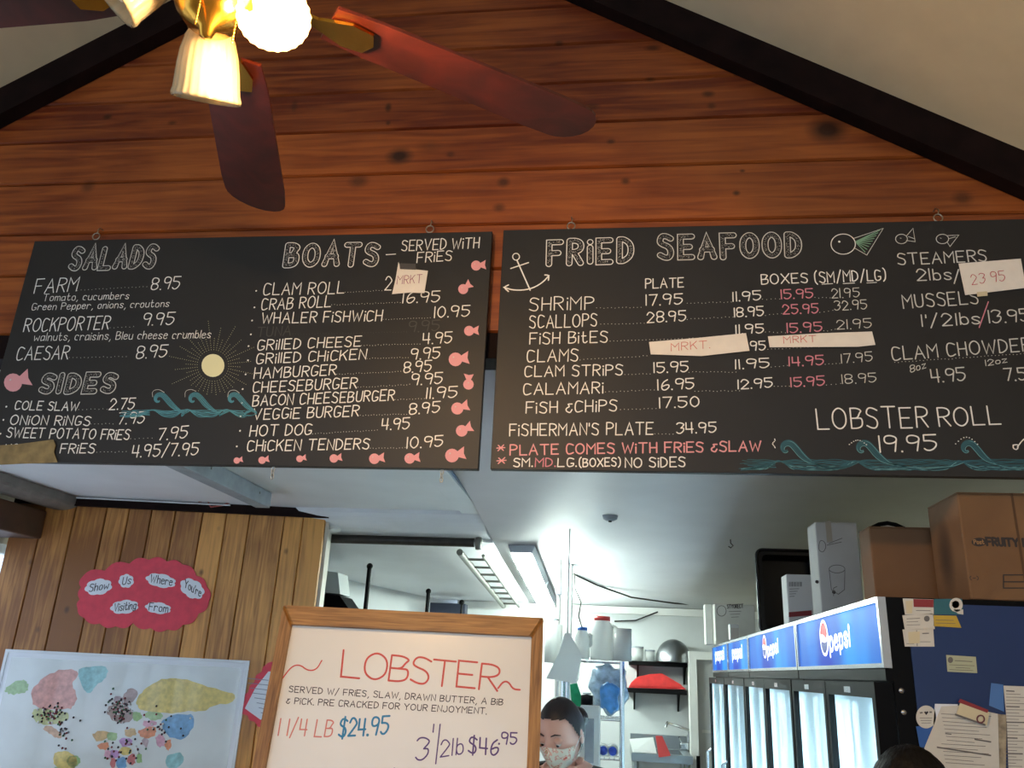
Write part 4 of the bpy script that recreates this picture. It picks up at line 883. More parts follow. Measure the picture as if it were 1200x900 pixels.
card('business_card', 'business card with a red band and drawing, top left of the cooler side', [(236, 87), (384, 92), (384, 164), (247, 165)], M_pap, extra=[('red_band', [(287, 90), (384, 93), (384, 130), (289, 128)], M_cred), ('drawing', [(250, 100), (284, 98), (282, 158), (255, 160)], M_ccream)], lines=[(300, 145, 370, 146, .0012)])
card('business_card', 'teal business card with a round white emblem on the cooler side', [(386, 90), (520, 88), (527, 165), (386, 164)], M_cteal, extra=[('emblem', circ(492, 118, 32, 18, 34), M_pap), ('emblem_centre', circ(490, 116, 18, 14, 18), M_greyink), ('corner', [(480, 140), (526, 140), (527, 165), (500, 160)], M_pap)])
card('business_card', 'white business card with a small dark round logo below the red card', [(234, 168), (380, 160), (390, 234), (246, 236)], M_pap, extra=[('logo', circ(352, 184, 14, 14, 14), M_greyink)], lines=[(255, 185, 320, 182, .0012), (255, 200, 310, 198, .001), (255, 215, 320, 213, .001)])
card('sticky_note', 'yellow slip of paper with a cut corner on the cooler side', [(384, 168), (492, 170), (517, 228), (384, 220)], M_cyel, 'note', lines=[(395, 190, 480, 192, .001), (395, 205, 490, 207, .001)])
card('business_card', 'pale business card, lowest of the cluster, with a light yellow centre', [(235, 236), (382, 232), (388, 318), (246, 318)], M_pap, extra=[('pale_patch', [(262, 248), (318, 246), (318, 302), (266, 304)], M_ccream)], lines=[(330, 255, 362, 254, .002), (320, 295, 370, 295, .001), (255, 304, 290, 304, .001), (303, 240, 306, 316, .0015)])
card('licence_card', 'grey-green printed licence card alone in the middle of the cooler side', [(444, 358), (586, 367), (593, 445), (450, 438)], mat('card_grey_green', 'b4b797', .6), extra=[('crest', circ(465, 382, 13, 10, 15), M_greyink)], lines=[(485, 385, 570, 390, .0015), (460, 405, 580, 410, .001), (490, 418, 560, 422, .001), (460, 428, 575, 433, .001)])
t = card('round_sticker', 'round white sticker with a small black heart on the cooler side', circ(348, 655, 48, 30, 55), M_pap, 'sticker', extra=[('heart', [(338, 632), (345, 628), (349, 632), (354, 627), (360, 632), (349, 646)], M_ink)], lines=[(318, 636, 332, 634, .003), (364, 632, 376, 632, .003), (318, 660, 378, 660, .001), (322, 672, 374, 672, .001), (326, 684, 370, 684, .001)])
M_dp = mat('blue_card', '2b5da8', .5)
card('blue_leaflet', 'plain blue leaflet tucked under the large order sheet', [(300, 700), (395, 700), (350, 800), (318, 800)], M_dp, 'leaflet', off=.0002, th=.0006)
ln = [(420 + 4 * k % 30, 640 + 18 * k, 660 - (k * 37) % 90, 652 + 18 * k, .001) for k in range(14)] + [(400, 800, 660, 840, .003), (440, 735, 470, 738, .002), (580, 762, 660, 775, .003)]
card('order_sheet', 'large slanted printed sheet hung on the lower cooler side', [(420, 605), (500, 600), (690, 640), (700, 1000), (300, 960), (340, 800)], M_pap, 'sheet', off=.0018, th=.001, lines=ln)
card('order_sheet', 'white blank paper corner showing behind the large slanted sheet', [(390, 592), (500, 594), (480, 700), (380, 720)], M_whitecard, 'sheet', off=.0008, th=.0006)
card('receipt_list', 'tall printed list at the right edge of the cooler side', [(718, 505), (860, 510), (870, 1000), (745, 1000), (735, 690)], M_pap, 'sheet', off=.0012, th=.0008, lines=[(732, 530 + 15 * k, 732 + 40 + (k * 29) % 60, 532 + 15 * k, .001 if k % 5 else .0025) for k in range(28)])
card('photo_strip', 'brownish strip of photos between the slanted sheet and the printed list', [(684, 640), (735, 645), (728, 1000), (696, 1000)], mat('strip_sepia', 'a99a80', .6, noise=.5, scale=60), 'photo strip', off=.0004, th=.0007)
card('clear_tape', 'bluish clear plastic sleeve at the right of the cooler side', [(660, 492), (718, 500), (722, 630), (650, 600)], mat('clear_sleeve', '4f7bb8', .2), 'sleeve', off=.0002, th=.0004)
t = card('gift_card', 'slanted cream card with a red top edge pinned over the order sheet', [(510, 575), (645, 632), (632, 695), (487, 645)], M_ccream, 'card', off=.006, th=.002, extra=[('red_edge', [(512, 568), (648, 622), (642, 636), (502, 584)], M_cred), ('dark_edge', [(488, 638), (634, 690), (631, 698), (486, 647)], M_greyink)])
draw(t, Plane(SP.o + SP.n * .009, SP.u, SP.v), 'ring_mark', [[K9(*p) for p in circ(610, 665, 18, 12, 18)]], mat('card_maroon', '6e3a3e', .6), .003, closed=True)

# ================================================================== BOXES ON TOP OF THE COOLERS
M_kraft = mat('kraft_cardboard', '7b593b', .8, noise=.1, scale=8, bump=.1); M_kraft2 = mat('kraft_light', 'a07a50', .8, noise=.1, scale=9); M_wbox = mat('white_carton', 'c9c8c2', .7, noise=.08, scale=10); M_print = mat('carton_print', '3a3330', .8)
def carton(name, label, x0, pxl, pyt, pxr, dep, m, base=None, cat='box', flaps=True, yaw=0.0):
    P = atx(pxl, pyt, x0); Y, zt_ = P.y, P.z; xr_ = at(pxr, pyt, Y).x; zb_ = base if base is not None else FT + .001
    t = thing(name, label, cat, ((x0 + xr_) / 2, Y + dep / 2, zb_))
    b = MB(); b.bounds((x0, Y, zb_), (xr_, Y + dep, zt_ - .002), bev=.004); b.build('carton_body', m, t)
    if flaps:
        f_ = MB(); f_.bounds((x0 + .001, Y + .001, zt_ - .002), ((x0 + xr_) / 2 - .002, Y + dep - .001, zt_ + .001)); f_.build('top_flap', m, t)
        f_ = MB(); f_.bounds(((x0 + xr_) / 2 + .002, Y + .001, zt_ - .002), (xr_ - .001, Y + dep - .001, zt_ + .001)); f_.build('top_flap', m, t)
    return t, Plane((0, Y, 0), (1, 0, 0), (0, 0, 1)), Plane((x0, 0, 0), (0, -1, 0), (0, 0, 1)), (x0, xr_, Y, zb_, zt_)
K6b = lambda x, y: (810 + x * .3665, 570 + y * .3667)
_p = at(1112, 640, 2.16)
M_cereal = wood('kraft_with_dark_patch', '745437', '82603f', (3, 3, 3), (), rough=.8, vary=.02)
_n = M_cereal.node_tree; _b = _n.nodes['Principled BSDF']; _src = _b.inputs['Base Color'].links[0].from_socket
_g = _n.nodes.new('ShaderNodeNewGeometry'); _s = _n.nodes.new('ShaderNodeVectorMath'); _s.operation = 'SUBTRACT'; _s.inputs[1].default_value = (.77, 2.16, 2.06); _n.links.new(_g.outputs['Position'], _s.inputs[0])
_m = _n.nodes.new('ShaderNodeVectorMath'); _m.operation = 'MULTIPLY'; _m.inputs[1].default_value = (16, 17, 9); _n.links.new(_s.outputs[0], _m.inputs[0]); _l = _n.nodes.new('ShaderNodeVectorMath'); _l.operation = 'LENGTH'; _n.links.new(_m.outputs[0], _l.inputs[0])
_r = _n.nodes.new('ShaderNodeMapRange'); _r.inputs[1].default_value = .35; _r.inputs[2].default_value = 1.1; _r.inputs[3].default_value = .93; _r.inputs[4].default_value = 0; _n.links.new(_l.outputs['Value'], _r.inputs[0])
_x = _n.nodes.new('ShaderNodeMix'); _x.data_type = 'RGBA'; _n.links.new(_r.outputs[0], _x.inputs[0]); _n.links.new(_src, _x.inputs[6]); _x.inputs[7].default_value = lin('15100e'); _n.links.new(_x.outputs[2], _b.inputs['Base Color'])  # carton colour fades to near-black in a soft patch on the side
# the big carton, its print running off to the right
t, pf_, ps_, bb_ = carton('cereal_carton', 'large brown cardboard carton with dark print and a soft black patch on its side', at(1128, 697, 2.09).x, 1121, 577, 1290, .20, M_cereal)
text(t, pf_, 'FRUITY PEBBLES', K6b(946, 188), K6b(1190, 196), 24 * .3667, M_print, .0055, off=.0008, jit=.1)
shape(t, pf_, 'oval_logo', [[K6b(*p) for p in circ(920, 178, 24, 20, 14)]], M_print, .0008); text(t, pf_, 'Post', K6b(904, 184), K6b(936, 184), 13 * .3667, M_kraft2, .002, off=.0014, jit=.1)
draw(t, pf_, 'frame_print', [[K6b(998, 283), K6b(1100, 283), K6b(1100, 325), K6b(998, 325), K6b(998, 283)], [K6b(998, 305), K6b(1100, 305)]], M_print, .0025, .0008, smooth=False)
text(t, pf_, '(=)'.replace('=', '-'), K6b(892, 298), K6b(918, 298), 10 * .3667, M_print, .0015, off=.0008, jit=.1)
mb = MB(); mb.bounds((bb_[0] + .12, bb_[2] - .0012, bb_[3]), (bb_[0] + .125, bb_[2], bb_[4])); mb.build('seam', mat('carton_seam', '5a3f26', .8), t)
t, pf_, ps_, bb_ = carton('cardboard_box', 'plain tan cardboard box between the white printed box and the large carton', .665, 1018, 617, 1104, .10, M_kraft)
MB().tube([(bb_[0] + .02 + .022 * k, bb_[2] + .12, bb_[4] + .002 + .03 * sin(pi * k / 6)) for k in range(7)], .006, 8).build('black_strap', M_black, t)
t, pf_, ps_, bb_ = carton('appliance_box', 'tall worn white box with line drawings of a bucket on the coolers', .645, 955, 612, 1004, .12, M_wbox)
draw(t, pf_, 'bucket_print', [[K6b(*p) for p in circ(466, 264, 26, 12, 13)], ], M_greyink, .002, .0008, closed=True)
draw(t, pf_, 'bucket_print', [[K6b(441, 268), K6b(448, 330), K6b(470, 345), K6b(490, 330), K6b(491, 268)], [K6b(455, 350), K6b(455, 325), K6b(466, 320)]], M_greyink, .002, .0008, smooth=False)
draw(t, pf_, 'tool_print', [[K6b(408, 188), K6b(412, 172), K6b(425, 175), K6b(432, 192), K6b(422, 212), K6b(408, 205), K6b(408, 188)], [K6b(434, 188), K6b(480, 178)], [K6b(440, 182), K6b(482, 166)]], M_greyink, .002, .0008)
mb = MB(); mb.prism([pf_.pt(*pf_.uv(*K6b(*p)), .0005) for p in ((428, 112), (446, 108), (452, 175), (434, 180))], pf_.n * .0006); mb.build('packing_tape', mat('beige_tape', 'b3aa98', .3), t)
for k, p in enumerate(((402, 305), (456, 338))):
    mb = MB(); dot(mb, pf_, pf_.uv(*K6b(*p)), .006, .0008, 7); mb.build('torn_hole', M_print, t, fix=False)
t, pf_, ps_, bb_ = carton('supply_box', 'small white box with barcode label and red stripe on the coolers', .635, 921, 672, 951, .10, mat('white_carton_clean', 'dcdcda', .6), flaps=False)
mb = MB(); mb.prism([pf_.pt(*pf_.uv(*K6b(*p)), .0004) for p in ((312, 402), (385, 396), (385, 412), (312, 418))], pf_.n * .0006); mb.build('red_stripe', M_cred, t)
mb = MB()
for k in range(14): rib(mb, pf_, [pf_.uv(*K6b(314 + k * 3.0, 305)), pf_.uv(*K6b(314 + k * 3.0, 320))], .0012 if k % 3 else .002, .0006, 0)
for k in range(4): rib(mb, pf_, [pf_.uv(*K6b(314, 328 + k * 8)), pf_.uv(*K6b(345 - k * 5, 327 + k * 8))], .0016, .0006, 0)
tag(mb.build('barcode_print', M_print, t, fix=False), kind='stuff')
# black food tote standing on edge
P = atx(886, 645, .625); Y = P.y; xr_ = at(960, 645, Y).x; zt_ = P.z + .004; zb_ = FT + .009
t = thing('black_tote', 'black plastic tote stood on its edge behind the small white box', 'tote', ((.625 + xr_) / 2, Y + .05, zb_))
def rrect(x0, x1, z0, z1, r, n=6):
    out = []
    for cx, cz, a0 in ((x1 - r, z1 - r, 0), (x0 + r, z1 - r, pi / 2), (x0 + r, z0 + r, pi), (x1 - r, z0 + r, 1.5 * pi)): out += [(cx + r * cos(a0 + pi / 2 * i / n), cz + r * sin(a0 + pi / 2 * i / n)) for i in range(n + 1)]
    return out
o_ = rrect(.625, xr_, zb_, zt_, .028); i1 = rrect(.648, xr_ - .023, zb_ + .022, zt_ - .022, .022); i2 = rrect(.658, xr_ - .035, zb_ + .035, zt_ - .035, .02); n = len(o_)
mb = MB(); L_ = [[(x, Y, z) for x, z in o_], [(x, Y, z) for x, z in i1], [(x, Y + .10, z) for x, z in i2]]
mb.add(L_[0] + L_[1] + L_[2], [(k * n + i, k * n + (i + 1) % n, (k + 1) * n + (i + 1) % n, (k + 1) * n + i) for k in range(2) for i in range(n)] + [tuple(range(2 * n, 3 * n))]); mb.build('tub', mat('glossy_black_plastic', '0d0d10', .25), t)
rim = MB(); rim.tube([(x, Y - .002, z) for x, z in o_], .007, 8, closed=True); rim.build('rim', mat('glossy_black_plastic', '0d0d10', .25), t)
# cartons at the far end
t, pf_, ps_, bb_ = carton('printed_carton', 'white printed carton with a round stamp at the far end of the coolers', .585, 837, 707, 884, .12, M_wbox, flaps=False)
text(t, pf_, 'STYORECT', K6b(115, 390), K6b(166, 388), 12 * .3667, M_print, .004, off=.0008, jit=.1); draw(t, pf_, 'stamp', [[K6b(*p) for p in circ(97, 398, 15, 14, 17)]], M_greyink, .004, .0008, closed=True)
mb = MB()
for k in range(3): rib(mb, pf_, [pf_.uv(*K6b(120 + k * 4, 400 + k * 9)), pf_.uv(*K6b(160 - k * 4, 399 + k * 9))], .003, .0008, 0)
tag(mb.build('printed_lines', M_greyink, t, fix=False), kind='stuff')
yend = bb_[2]
t = thing('lit_box_end', 'slim white box added as the lit end of the printed carton', 'box', (.60, 5.45, FT)); P = at(826, 708, 5.35); P2_ = at(836, 750, 5.35)
MB().bounds((P.x, 5.35, FT + .002), (P2_.x + .0, 5.45, P.z), bev=.003).build('carton_body', M_wbox, t)  # separate box added for the lit side of the printed carton
t = thing('paper_cup_sleeve', 'small white carton standing on the third cooler near the sign', 'box', (.66, 4.7, FT)); P = at(855, 731, 4.6); Q_ = at(866, 731, 4.6)
MB().bounds((P.x, 4.6, FT + .002), (Q_.x, 4.66, P.z), bev=.003).build('carton_body', M_white, t); MB().bounds((P.x + .004, 4.596, FT + .01), (Q_.x - .004, 4.599, P.z - .02)).build('label_patch', M_pap, t)

# ================================================================== KITCHEN
M_pipe = mat('dark_iron_pipe', '3a3734', .45, .6, noise=.3, scale=20); M_galv = mat('galvanised', '6f6f69', .5, .5)
t = thing('ceiling_pipe', 'dark round pipe running across under the kitchen ceiling', 'pipe', (-1.2, 4.62, 2.39))
pz = at(470, 633, 4.6)
MB().tube([(-1.75, 4.45, at(380, 631, 4.45).z), (at(556, 636, 4.45).x, 4.45, at(556, 636, 4.45).z)], .0245, 16).build('pipe_run', M_pipe, t)
e_ = at(561, 637, 4.45); MB().lathe([(.0, 0), (.034, 0), (.036, .01), (.034, .03), (.0, .03)], e_ - Vector((.015, 0, 0)), (1, 0, 0), n=16).build('end_collar', M_galv, t)
t = thing('ladder_track', 'pale metal ladder-like track running back below the kitchen ceiling', 'track', (-.8, 5.4, 2.3))
xa, xb = at(541, 648, 4.62).x, at(566, 645, 4.62).x
MB().tube([(xa, y, kz(y) - .045) for y in (4.56, 5.5, 6.5)], .019, 10).build('rail', M_galv, t); MB().tube([(xb, y, kz(y) - .045) for y in (4.64, 5.5, 6.5)], .010, 8).build('rail', M_galv, t)
for k in range(8):
    y = 4.75 + k * .23; MB().tube([(xa, y, kz(y) - .045), (xb, y, kz(y) - .045)], .008, 6).build('rung', M_galv, t)
# fluorescent strip lights
def strip_light(x, y0, y1, label, st):
    kz = zr; zc = kz((y0 + y1) / 2); t = thing('strip_light', label, 'ceiling light', (x, (y0 + y1) / 2, zc), 'fluorescent kitchen lights')
    mb = MB(); mb.prism([(x - .075, y0, kz(y0) - .009), (x - .06, y0, kz(y0) - .05), (x + .06, y0, kz(y0) - .05), (x + .075, y0, kz(y0) - .009)], (0, y1 - y0, kz(y1) - kz(y0))); mb.build('housing', mat('grey_lamp_housing', '9aa0a8', .5), t)
    for dx in (-.035, .035):
        MB().tube([(x + dx, y0 + .03, kz(y0 + .03) - .068), (x + dx, y1 - .03, kz(y1 - .03) - .068)], .014, 10).build('tube', mat('fluorescent_tube', 'ffffff', .4, emit=st, ecol=(.93, 1.0, .96)), t)
SLX = at(611, 640, 4.55).x
strip_light(SLX, 4.55, 5.5, 'fluorescent strip light with grey end housing, nearer of the two in the kitchen', 120)
strip_light(SLX, 5.56, 6.5, 'fluorescent strip light further back, half hidden beside the white post', 120)
t = thing('smoke_detector', 'small round detector on the kitchen ceiling', 'detector', on_ceiling(715, 604)); c = on_ceiling(715, 604)
MB().lathe([(.0, -.028), (.02, -.026), (.034, -.018), (.038, -.001), (.0, -.001)], c, n=20).build('dome', M_grey, t); MB().lathe([(.0, -.033), (.008, -.032), (.009, -.027), (.0, -.027)], c, n=10).build('sensor', M_black, t)
c = on_ceiling(856, 632); tag(MB().tube([c, c + Vector((0, 0, -.02)), c + Vector((.012, 0, -.032)), c + Vector((0, 0, -.044)), c + Vector((-.012, 0, -.036))], .003, 6).build('ceiling_hook', M_pipe), 'small dark hook in the kitchen ceiling above the coolers', 'hook')
def zc_at(px, py):      # a point on the rear ceiling
    d = ray(px, py); s = (Z2 - Z1) / (YB - YS); k = (Z1 - s * YS - CAM.z) / (d.z - s * d.y); return CAM + d * k
w0 = zc_at(672, 672)
tag(MB().tube([w0 + Vector((0, 0, -.004)), at(700, 686, 5.7), at(740, 700, 6.0), at(790, 707, 6.3), at(823, 709, 6.5)], .006, 6).build('ceiling_cable', M_pipe), 'black cable sagging across the back of the kitchen ceiling', 'cable')
tag(MB().tube([w0 + Vector((.01, -.05, -.004)), at(674, 690, 5.25), at(681, 706, 5.25), at(678, 722, 5.25), at(684, 742, 5.25)], .005, 6).build('drop_cable', M_pipe), 'dark cable dropping from the ceiling beside the white post', 'cable')
tag(MB().tube([at(720, 728, 6.57), at(745, 727, 6.57), at(771, 717, 6.57)], .006, 6).build('wall_cable', M_pipe), 'short dark cable on the rear kitchen wall above the shelf', 'cable')
# posts
p = at(662, 700, 5.0)
tag(MB().bounds((p.x - .042, 5.0, 0), (p.x + .042, 5.08, zr(5.04) - .002), bev=.006).build('support_post', M_white), 'white square post from floor to kitchen ceiling', 'post')
p = at(655, 700, 4.9); t = thing('conduit_pole', 'thin white conduit with a grey switch box beside the white post', 'conduit', (p.x, 4.9, 0)); MB().tube([(p.x, 4.9, 0), (p.x, 4.9, zr(4.9) - .002)], .012, 8).build('tube', M_white, t); q = at(655, 690, 4.9); MB().box((p.x, 4.885, q.z), (.035, .03, .07), bev=.004).build('switch_box', M_grey, t)
for px, py, Y, r_, lab in ((433, 666, 5.0, .014, 'black upright rod left of the rear kitchen, by the partition'), (502, 695, 5.8, .014, 'short black upright rod in the middle of the rear kitchen'), (541, 708, 6.1, .008, 'thin dark rod beside the dark wall box')):
    q = at(px, py, Y); t = thing('rod', lab, 'rod', (q.x, Y, 0)); MB().tube([(q.x, Y, 0), q], r_, 8).build('shaft', M_black, t); MB().sphere(q + Vector((0, 0, .012)), .02, 10, 6).build('finial', M_black, t)
a, b = at(504, 706, 6.3), at(545, 722, 6.3); tag(MB().bounds((a.x, 6.3, b.z), (b.x, 6.4, a.z), bev=.006).build('dark_cabinet', mat('navy_enamel', '232838', .5)), 'dark navy cabinet top at the rear left of the kitchen', 'cabinet')
a, b = at(372, 672, 4.95), at(407, 716, 4.95); t = thing('equipment_hood', 'black equipment hood with sloped end just behind the partition', 'hood', (a.x, 5, b.z))
mb = MB(); mb.prism([(a.x - .3, 4.95, b.z - .3), (b.x + .02, 4.95, b.z - .3), (b.x + .02, 4.95, b.z), (b.x - .06, 4.95, b.z + .09), (a.x - .3, 4.95, b.z + .12)], (0, .25, 0)); mb.build('shell', M_black, t)
mb = MB(); mb.prism([(a.x - .3, 4.99, b.z + .13), (b.x - .07, 4.99, b.z + .10), (b.x - .10, 4.99, b.z + .23), (a.x - .3, 4.99, b.z + .26)], (0, .2, 0)); mb.build('upper_panel', mat('dull_white_panel', 'b9bdbb', .5), t)
p = at(391, 612, 4.35); t = thing('spot_lamp', 'small white clip lamp at the end of the partition', 'lamp', p); MB().lathe([(.0, .05), (.016, .045), (.02, .0), (.034, -.05), (.030, -.05), (.0, -.01)], p, (-.3, .2, 1), n=16).build('shade', M_white, t); MB().tube([p + Vector((0, 0, .03)), p + Vector((-.04, 0, .06)), p + Vector((-.075, .01, .04))], .006, 6).build('bracket', M_grey, t)
w1 = [PART.pt(PART.uv(x, y)[0], PART.uv(x, y)[1], .05) for x, y in ((95, 583), (130, 584), (165, 581), (200, 586), (240, 588), (275, 582))]
for q in w1: q.z = min(q.z, KC - .012)
tag(MB().tube(w1, .004, 6).build('loose_wire', mat('white_wire', 'd2d4d6', .5)), 'loose white wire along the top of the plank partition', 'wire')
tag(MB().tube([PART.pt(PART.uv(x, y)[0], PART.uv(x, y)[1], .045) for x, y in ((236, 590), (246, 588), (250, 596), (264, 594), (284, 586))], .004, 6).build('red_wire', mat('red_wire', '9a4038', .5)), 'short reddish wire above the red sign on the partition', 'wire')

# wire rack with supplies
M_chrome = mat('chrome', 'd4d8dc', .18, 1.0); RY = 4.5; RX0, RX1 = at(683, 773, RY).x, at(729, 773, RY).x
t = thing('wire_rack', 'chrome wire shelving rack with white jugs behind the cook', 'rack', ((RX0 + RX1) / 2, RY + .2, 0)); rz = at(715, 774, RY).z
for x in (RX0 - .1, RX1):
    for y in (RY, RY + .4):
        po = MB(); po.tube([(x, y, 0), (x, y, rz - .002)], .0125, 10); po.build('post', M_chrome, t)
shelves = [rz, at(715, 842, RY).z, at(715, 888, RY).z, .9, .45]
for z in shelves:
    mb = MB()
    for k in range(12): x = RX0 - .1 + (RX1 - RX0 + .1) * (k + .5) / 12; mb.tube([(x, RY, z - .004), (x, RY + .4, z - .004)], .0025, 5)
    for y in (RY, RY + .2, RY + .4): mb.tube([(RX0 - .1, y, z - .009), (RX1, y, z - .009)], .004, 6)
    for x in (RX0 - .1, RX1): mb.tube([(x, RY, z - .009), (x, RY + .4, z - .009)], .004, 6)
    mb.build('wire_shelf', M_chrome, t)
M_milk = glassmat('white_plastic', 'f2f4f2', .0); M_rlid = mat('red_lid', 'c8322e', .4); M_blid = mat('blue_lid', '2f62b0', .4)
def jug(name, label, pxl, pxr, pyt, mlid, Y, base):
    a, b = at(pxl, pyt, Y), at(pxr, pyt, Y); r_ = (b.x - a.x) / 2; c = Vector(((a.x + b.x) / 2, Y + .06, base)); h = a.z - base
    t = thing(name, label, 'jug', c); MB().lathe([(.0, 0), (r_ * .9, 0), (r_, .02), (r_, h * .62), (r_ * .9, h * .76), (r_ * .62, h * .88), (r_ * .60, h * .93), (0, h * .93)], c, n=24).build('body', M_milk, t)
    MB().lathe([(.0, h * .9), (r_ * .66, h * .9), (r_ * .66, h), (0, h)], c, n=24).build('lid', mlid, t)
    MB().tube([c + Vector((r_ * .8, -.01, h * .8)), c + Vector((r_ * 1.15, -.01, h * .75)), c + Vector((r_ * 1.15, -.01, h * .45)), c + Vector((r_ * .9, -.01, h * .4))], .008, 8).build('handle', M_milk, t); return t
jug('plastic_jug', 'large white jug with a red lid on the wire rack', 691, 720, 721, M_rlid, RY + .08, rz + .001)
jug('plastic_jug', 'white jug with a blue lid at the left of the wire rack', 673, 691, 734, M_blid, RY + .0, rz + .001)
a, b = at(723, 736, RY), at(745, 736, RY); r_ = (b.x - a.x) / 2; c = Vector(((a.x + b.x) / 2 - .02, RY + .06, rz + .001)); t = thing('paper_roll', 'white paper roll standing at the right end of the wire rack', 'paper roll', c)
MB().lathe([(.02, 0), (r_, 0), (r_, a.z - rz), (.02, a.z - rz), (.02, 0)], c, n=28).build('roll', M_milk, t); MB().lathe([(.018, .001), (.02, .001), (.02, a.z - rz - .002), (.018, a.z - rz - .002)], c, n=16).build('core', M_kraft2, t)
def lumpy(c, d, seed, amp=.12, n=18, m=12):
    rr = random.Random(seed); ph = [(rr.uniform(2, 5), rr.uniform(0, 6), rr.uniform(2, 5), rr.uniform(0, 6)) for _ in range(4)]
    def f_(p):
        k = 1 + amp * sum(sin(q[0] * p.x / d[0] * 2 + q[1]) * sin(q[2] * p.z / d[2] * 2 + q[3]) for q in ph) / 2
        e = 3.0; x, y, z = p.x / d[0], p.y / d[1], p.z / d[2]; s = (abs(x) ** e + abs(y) ** e + abs(z) ** e) ** (-1 / e) if p.length > 1e-6 else 1
        return p * s * k
    mb = MB(); mb.sphere(c, d, n, m, f_); return mb
a, b = at(640, 745, RY - .1), at(685, 800, RY - .1); t = thing('hanging_bag', 'white plastic bag hanging in front of the white post', 'bag', ((a.x + b.x) / 2, RY - .1, b.z))
mb = MB(); top = [at(662, 742, RY - .3), at(668, 742, RY - .3), at(668, 742, RY - .24), at(662, 742, RY - .24)]; mid = [at(655, 765, RY - .34), at(682, 768, RY - .34), at(682, 768, RY - .2), at(655, 765, RY - .2)]; bot = [at(640, 795, RY - .35), at(675, 801, RY - .35), at(678, 796, RY - .2), at(642, 790, RY - .2)]
mb.add(top + mid + bot, [(k * 4 + j, k * 4 + (j + 1) % 4, k * 4 + 4 + (j + 1) % 4, k * 4 + 4 + j) for k in range(2) for j in range(4)] + [(3, 2, 1, 0), (8, 9, 10, 11)]); mb.build('sack', M_milk, t)
MB().tube([at(665, 743, RY - .27), at(665, 743, RY - .27) + Vector((0, 0, .1)), Vector((at(665, 743, RY - .27).x, RY - .27, zr(RY - .27) - .001))], .004, 6).build('string', M_white, t)
a, b = at(641, 731, 4.75), at(655, 777, 4.75); t = thing('towel_holder', 'white paper towel roll fixed left of the white post', 'paper roll', ((a.x + b.x) / 2, 4.75, b.z)); MB().lathe([(.0, 0), (.05, 0), (.05, a.z - b.z), (.015, a.z - b.z), (.015, a.z - b.z + .012), (0, a.z - b.z + .012)], ((a.x + b.x) / 2, 4.8, b.z), n=24).build('roll', M_milk, t)
MB().tube([((a.x + b.x) / 2, 4.8, a.z), ((a.x + b.x) / 2, 4.8, a.z + .03), (at(655, 700, 4.9).x, 4.881, a.z + .03)], .005, 6).build('bracket', M_grey, t)
# bundle in clear wrap
c = at(713, 815, RY + .1); d = (.10, .09, .115); t = thing('wrapped_bundle', 'bundle in crinkled clear plastic with blue contents on the rack', 'bundle', (c.x, c.y, shelves[1]))
lumpy((c.x, c.y + .05, shelves[1] + .140), d, 4, .16, 26, 18).build('wrap', mat('crinkled_wrap', 'a9c0d6', .12, noise=.5, scale=26, bump=1.0, coat=.6), t); lumpy((c.x + .005, c.y - .055, shelves[1] + .10), (.05, .03, .07), 9, .2).build('contents', mat('blue_contents', '4f8fd0', .3, noise=.3, scale=30), t)
for k, px in enumerate((707, 718)):
    c = at(px, 880, RY + .02); tt = thing('can', ('white can with a blue end, left one of the pair on the rack', 'white can with a blue end, right one of the pair on the rack')[k], 'can', (c.x, c.y, shelves[2] + .001), 'pair of cans with blue ends')
    MB().lathe([(.0, .0), (.026, .0), (.028, .004), (.028, .12), (0, .12)], (c.x, c.y - .01, shelves[2] + .030), (0, 1, 0), n=20).build('body', M_milk, tt); MB().lathe([(.0, .0), (.021, .0), (.021, .003), (0, .003)], (c.x, c.y - .0135, shelves[2] + .030), (0, 1, 0), n=20).build('blue_end', mat('can_blue', '27409a', .4), tt)
a, b = at(680, 826, RY - .15), at(703, 890, RY - .15); t = thing('white_appliance', 'white upright appliance with grey window behind the cook', 'appliance', ((a.x + b.x) / 2, RY - .1, 0)); MB().bounds((a.x, RY - .15, b.z - .12), (b.x, RY - .02, a.z), bev=.008).build('case', M_milk, t); MB().bounds((a.x + .025, RY - .154, a.z - .26), (b.x - .03, RY - .149, a.z - .06), bev=.004).build('window', M_grey, t); MB().bounds((a.x + .01, RY - .14, 0), (b.x - .01, RY - .03, b.z - .12)).build('pedestal', M_grey, t)
a = at(689, 817, RY - .12); t = thing('dark_canister', 'small dark canister on top of the white appliance', 'canister', (a.x, RY - .1, a.z)); zt_ = at(690, 827, RY - .15).z; MB().lathe([(.0, 0), (.03, 0), (.03, .045), (.0, .05)], (a.x - .006, RY - .085, zt_ + .001), n=16).build('body', M_black, t); MB().lathe([(.022, .05), (.022, .056), (0, .057)], (a.x - .006, RY - .085, zt_ + .001), n=16).build('lid', M_grey, t)
a = [at(*p, RY - .05) for p in ((668, 802), (676, 800), (682, 818), (680, 832), (670, 828))]; mb = MB(); mb.prism(a, (0, .012, 0)); tag(mb.build('green_cloth', mat('green_cloth', '1d9a68', .8, noise=.3, scale=30)), 'green cloth hanging beside the wire rack', 'cloth')
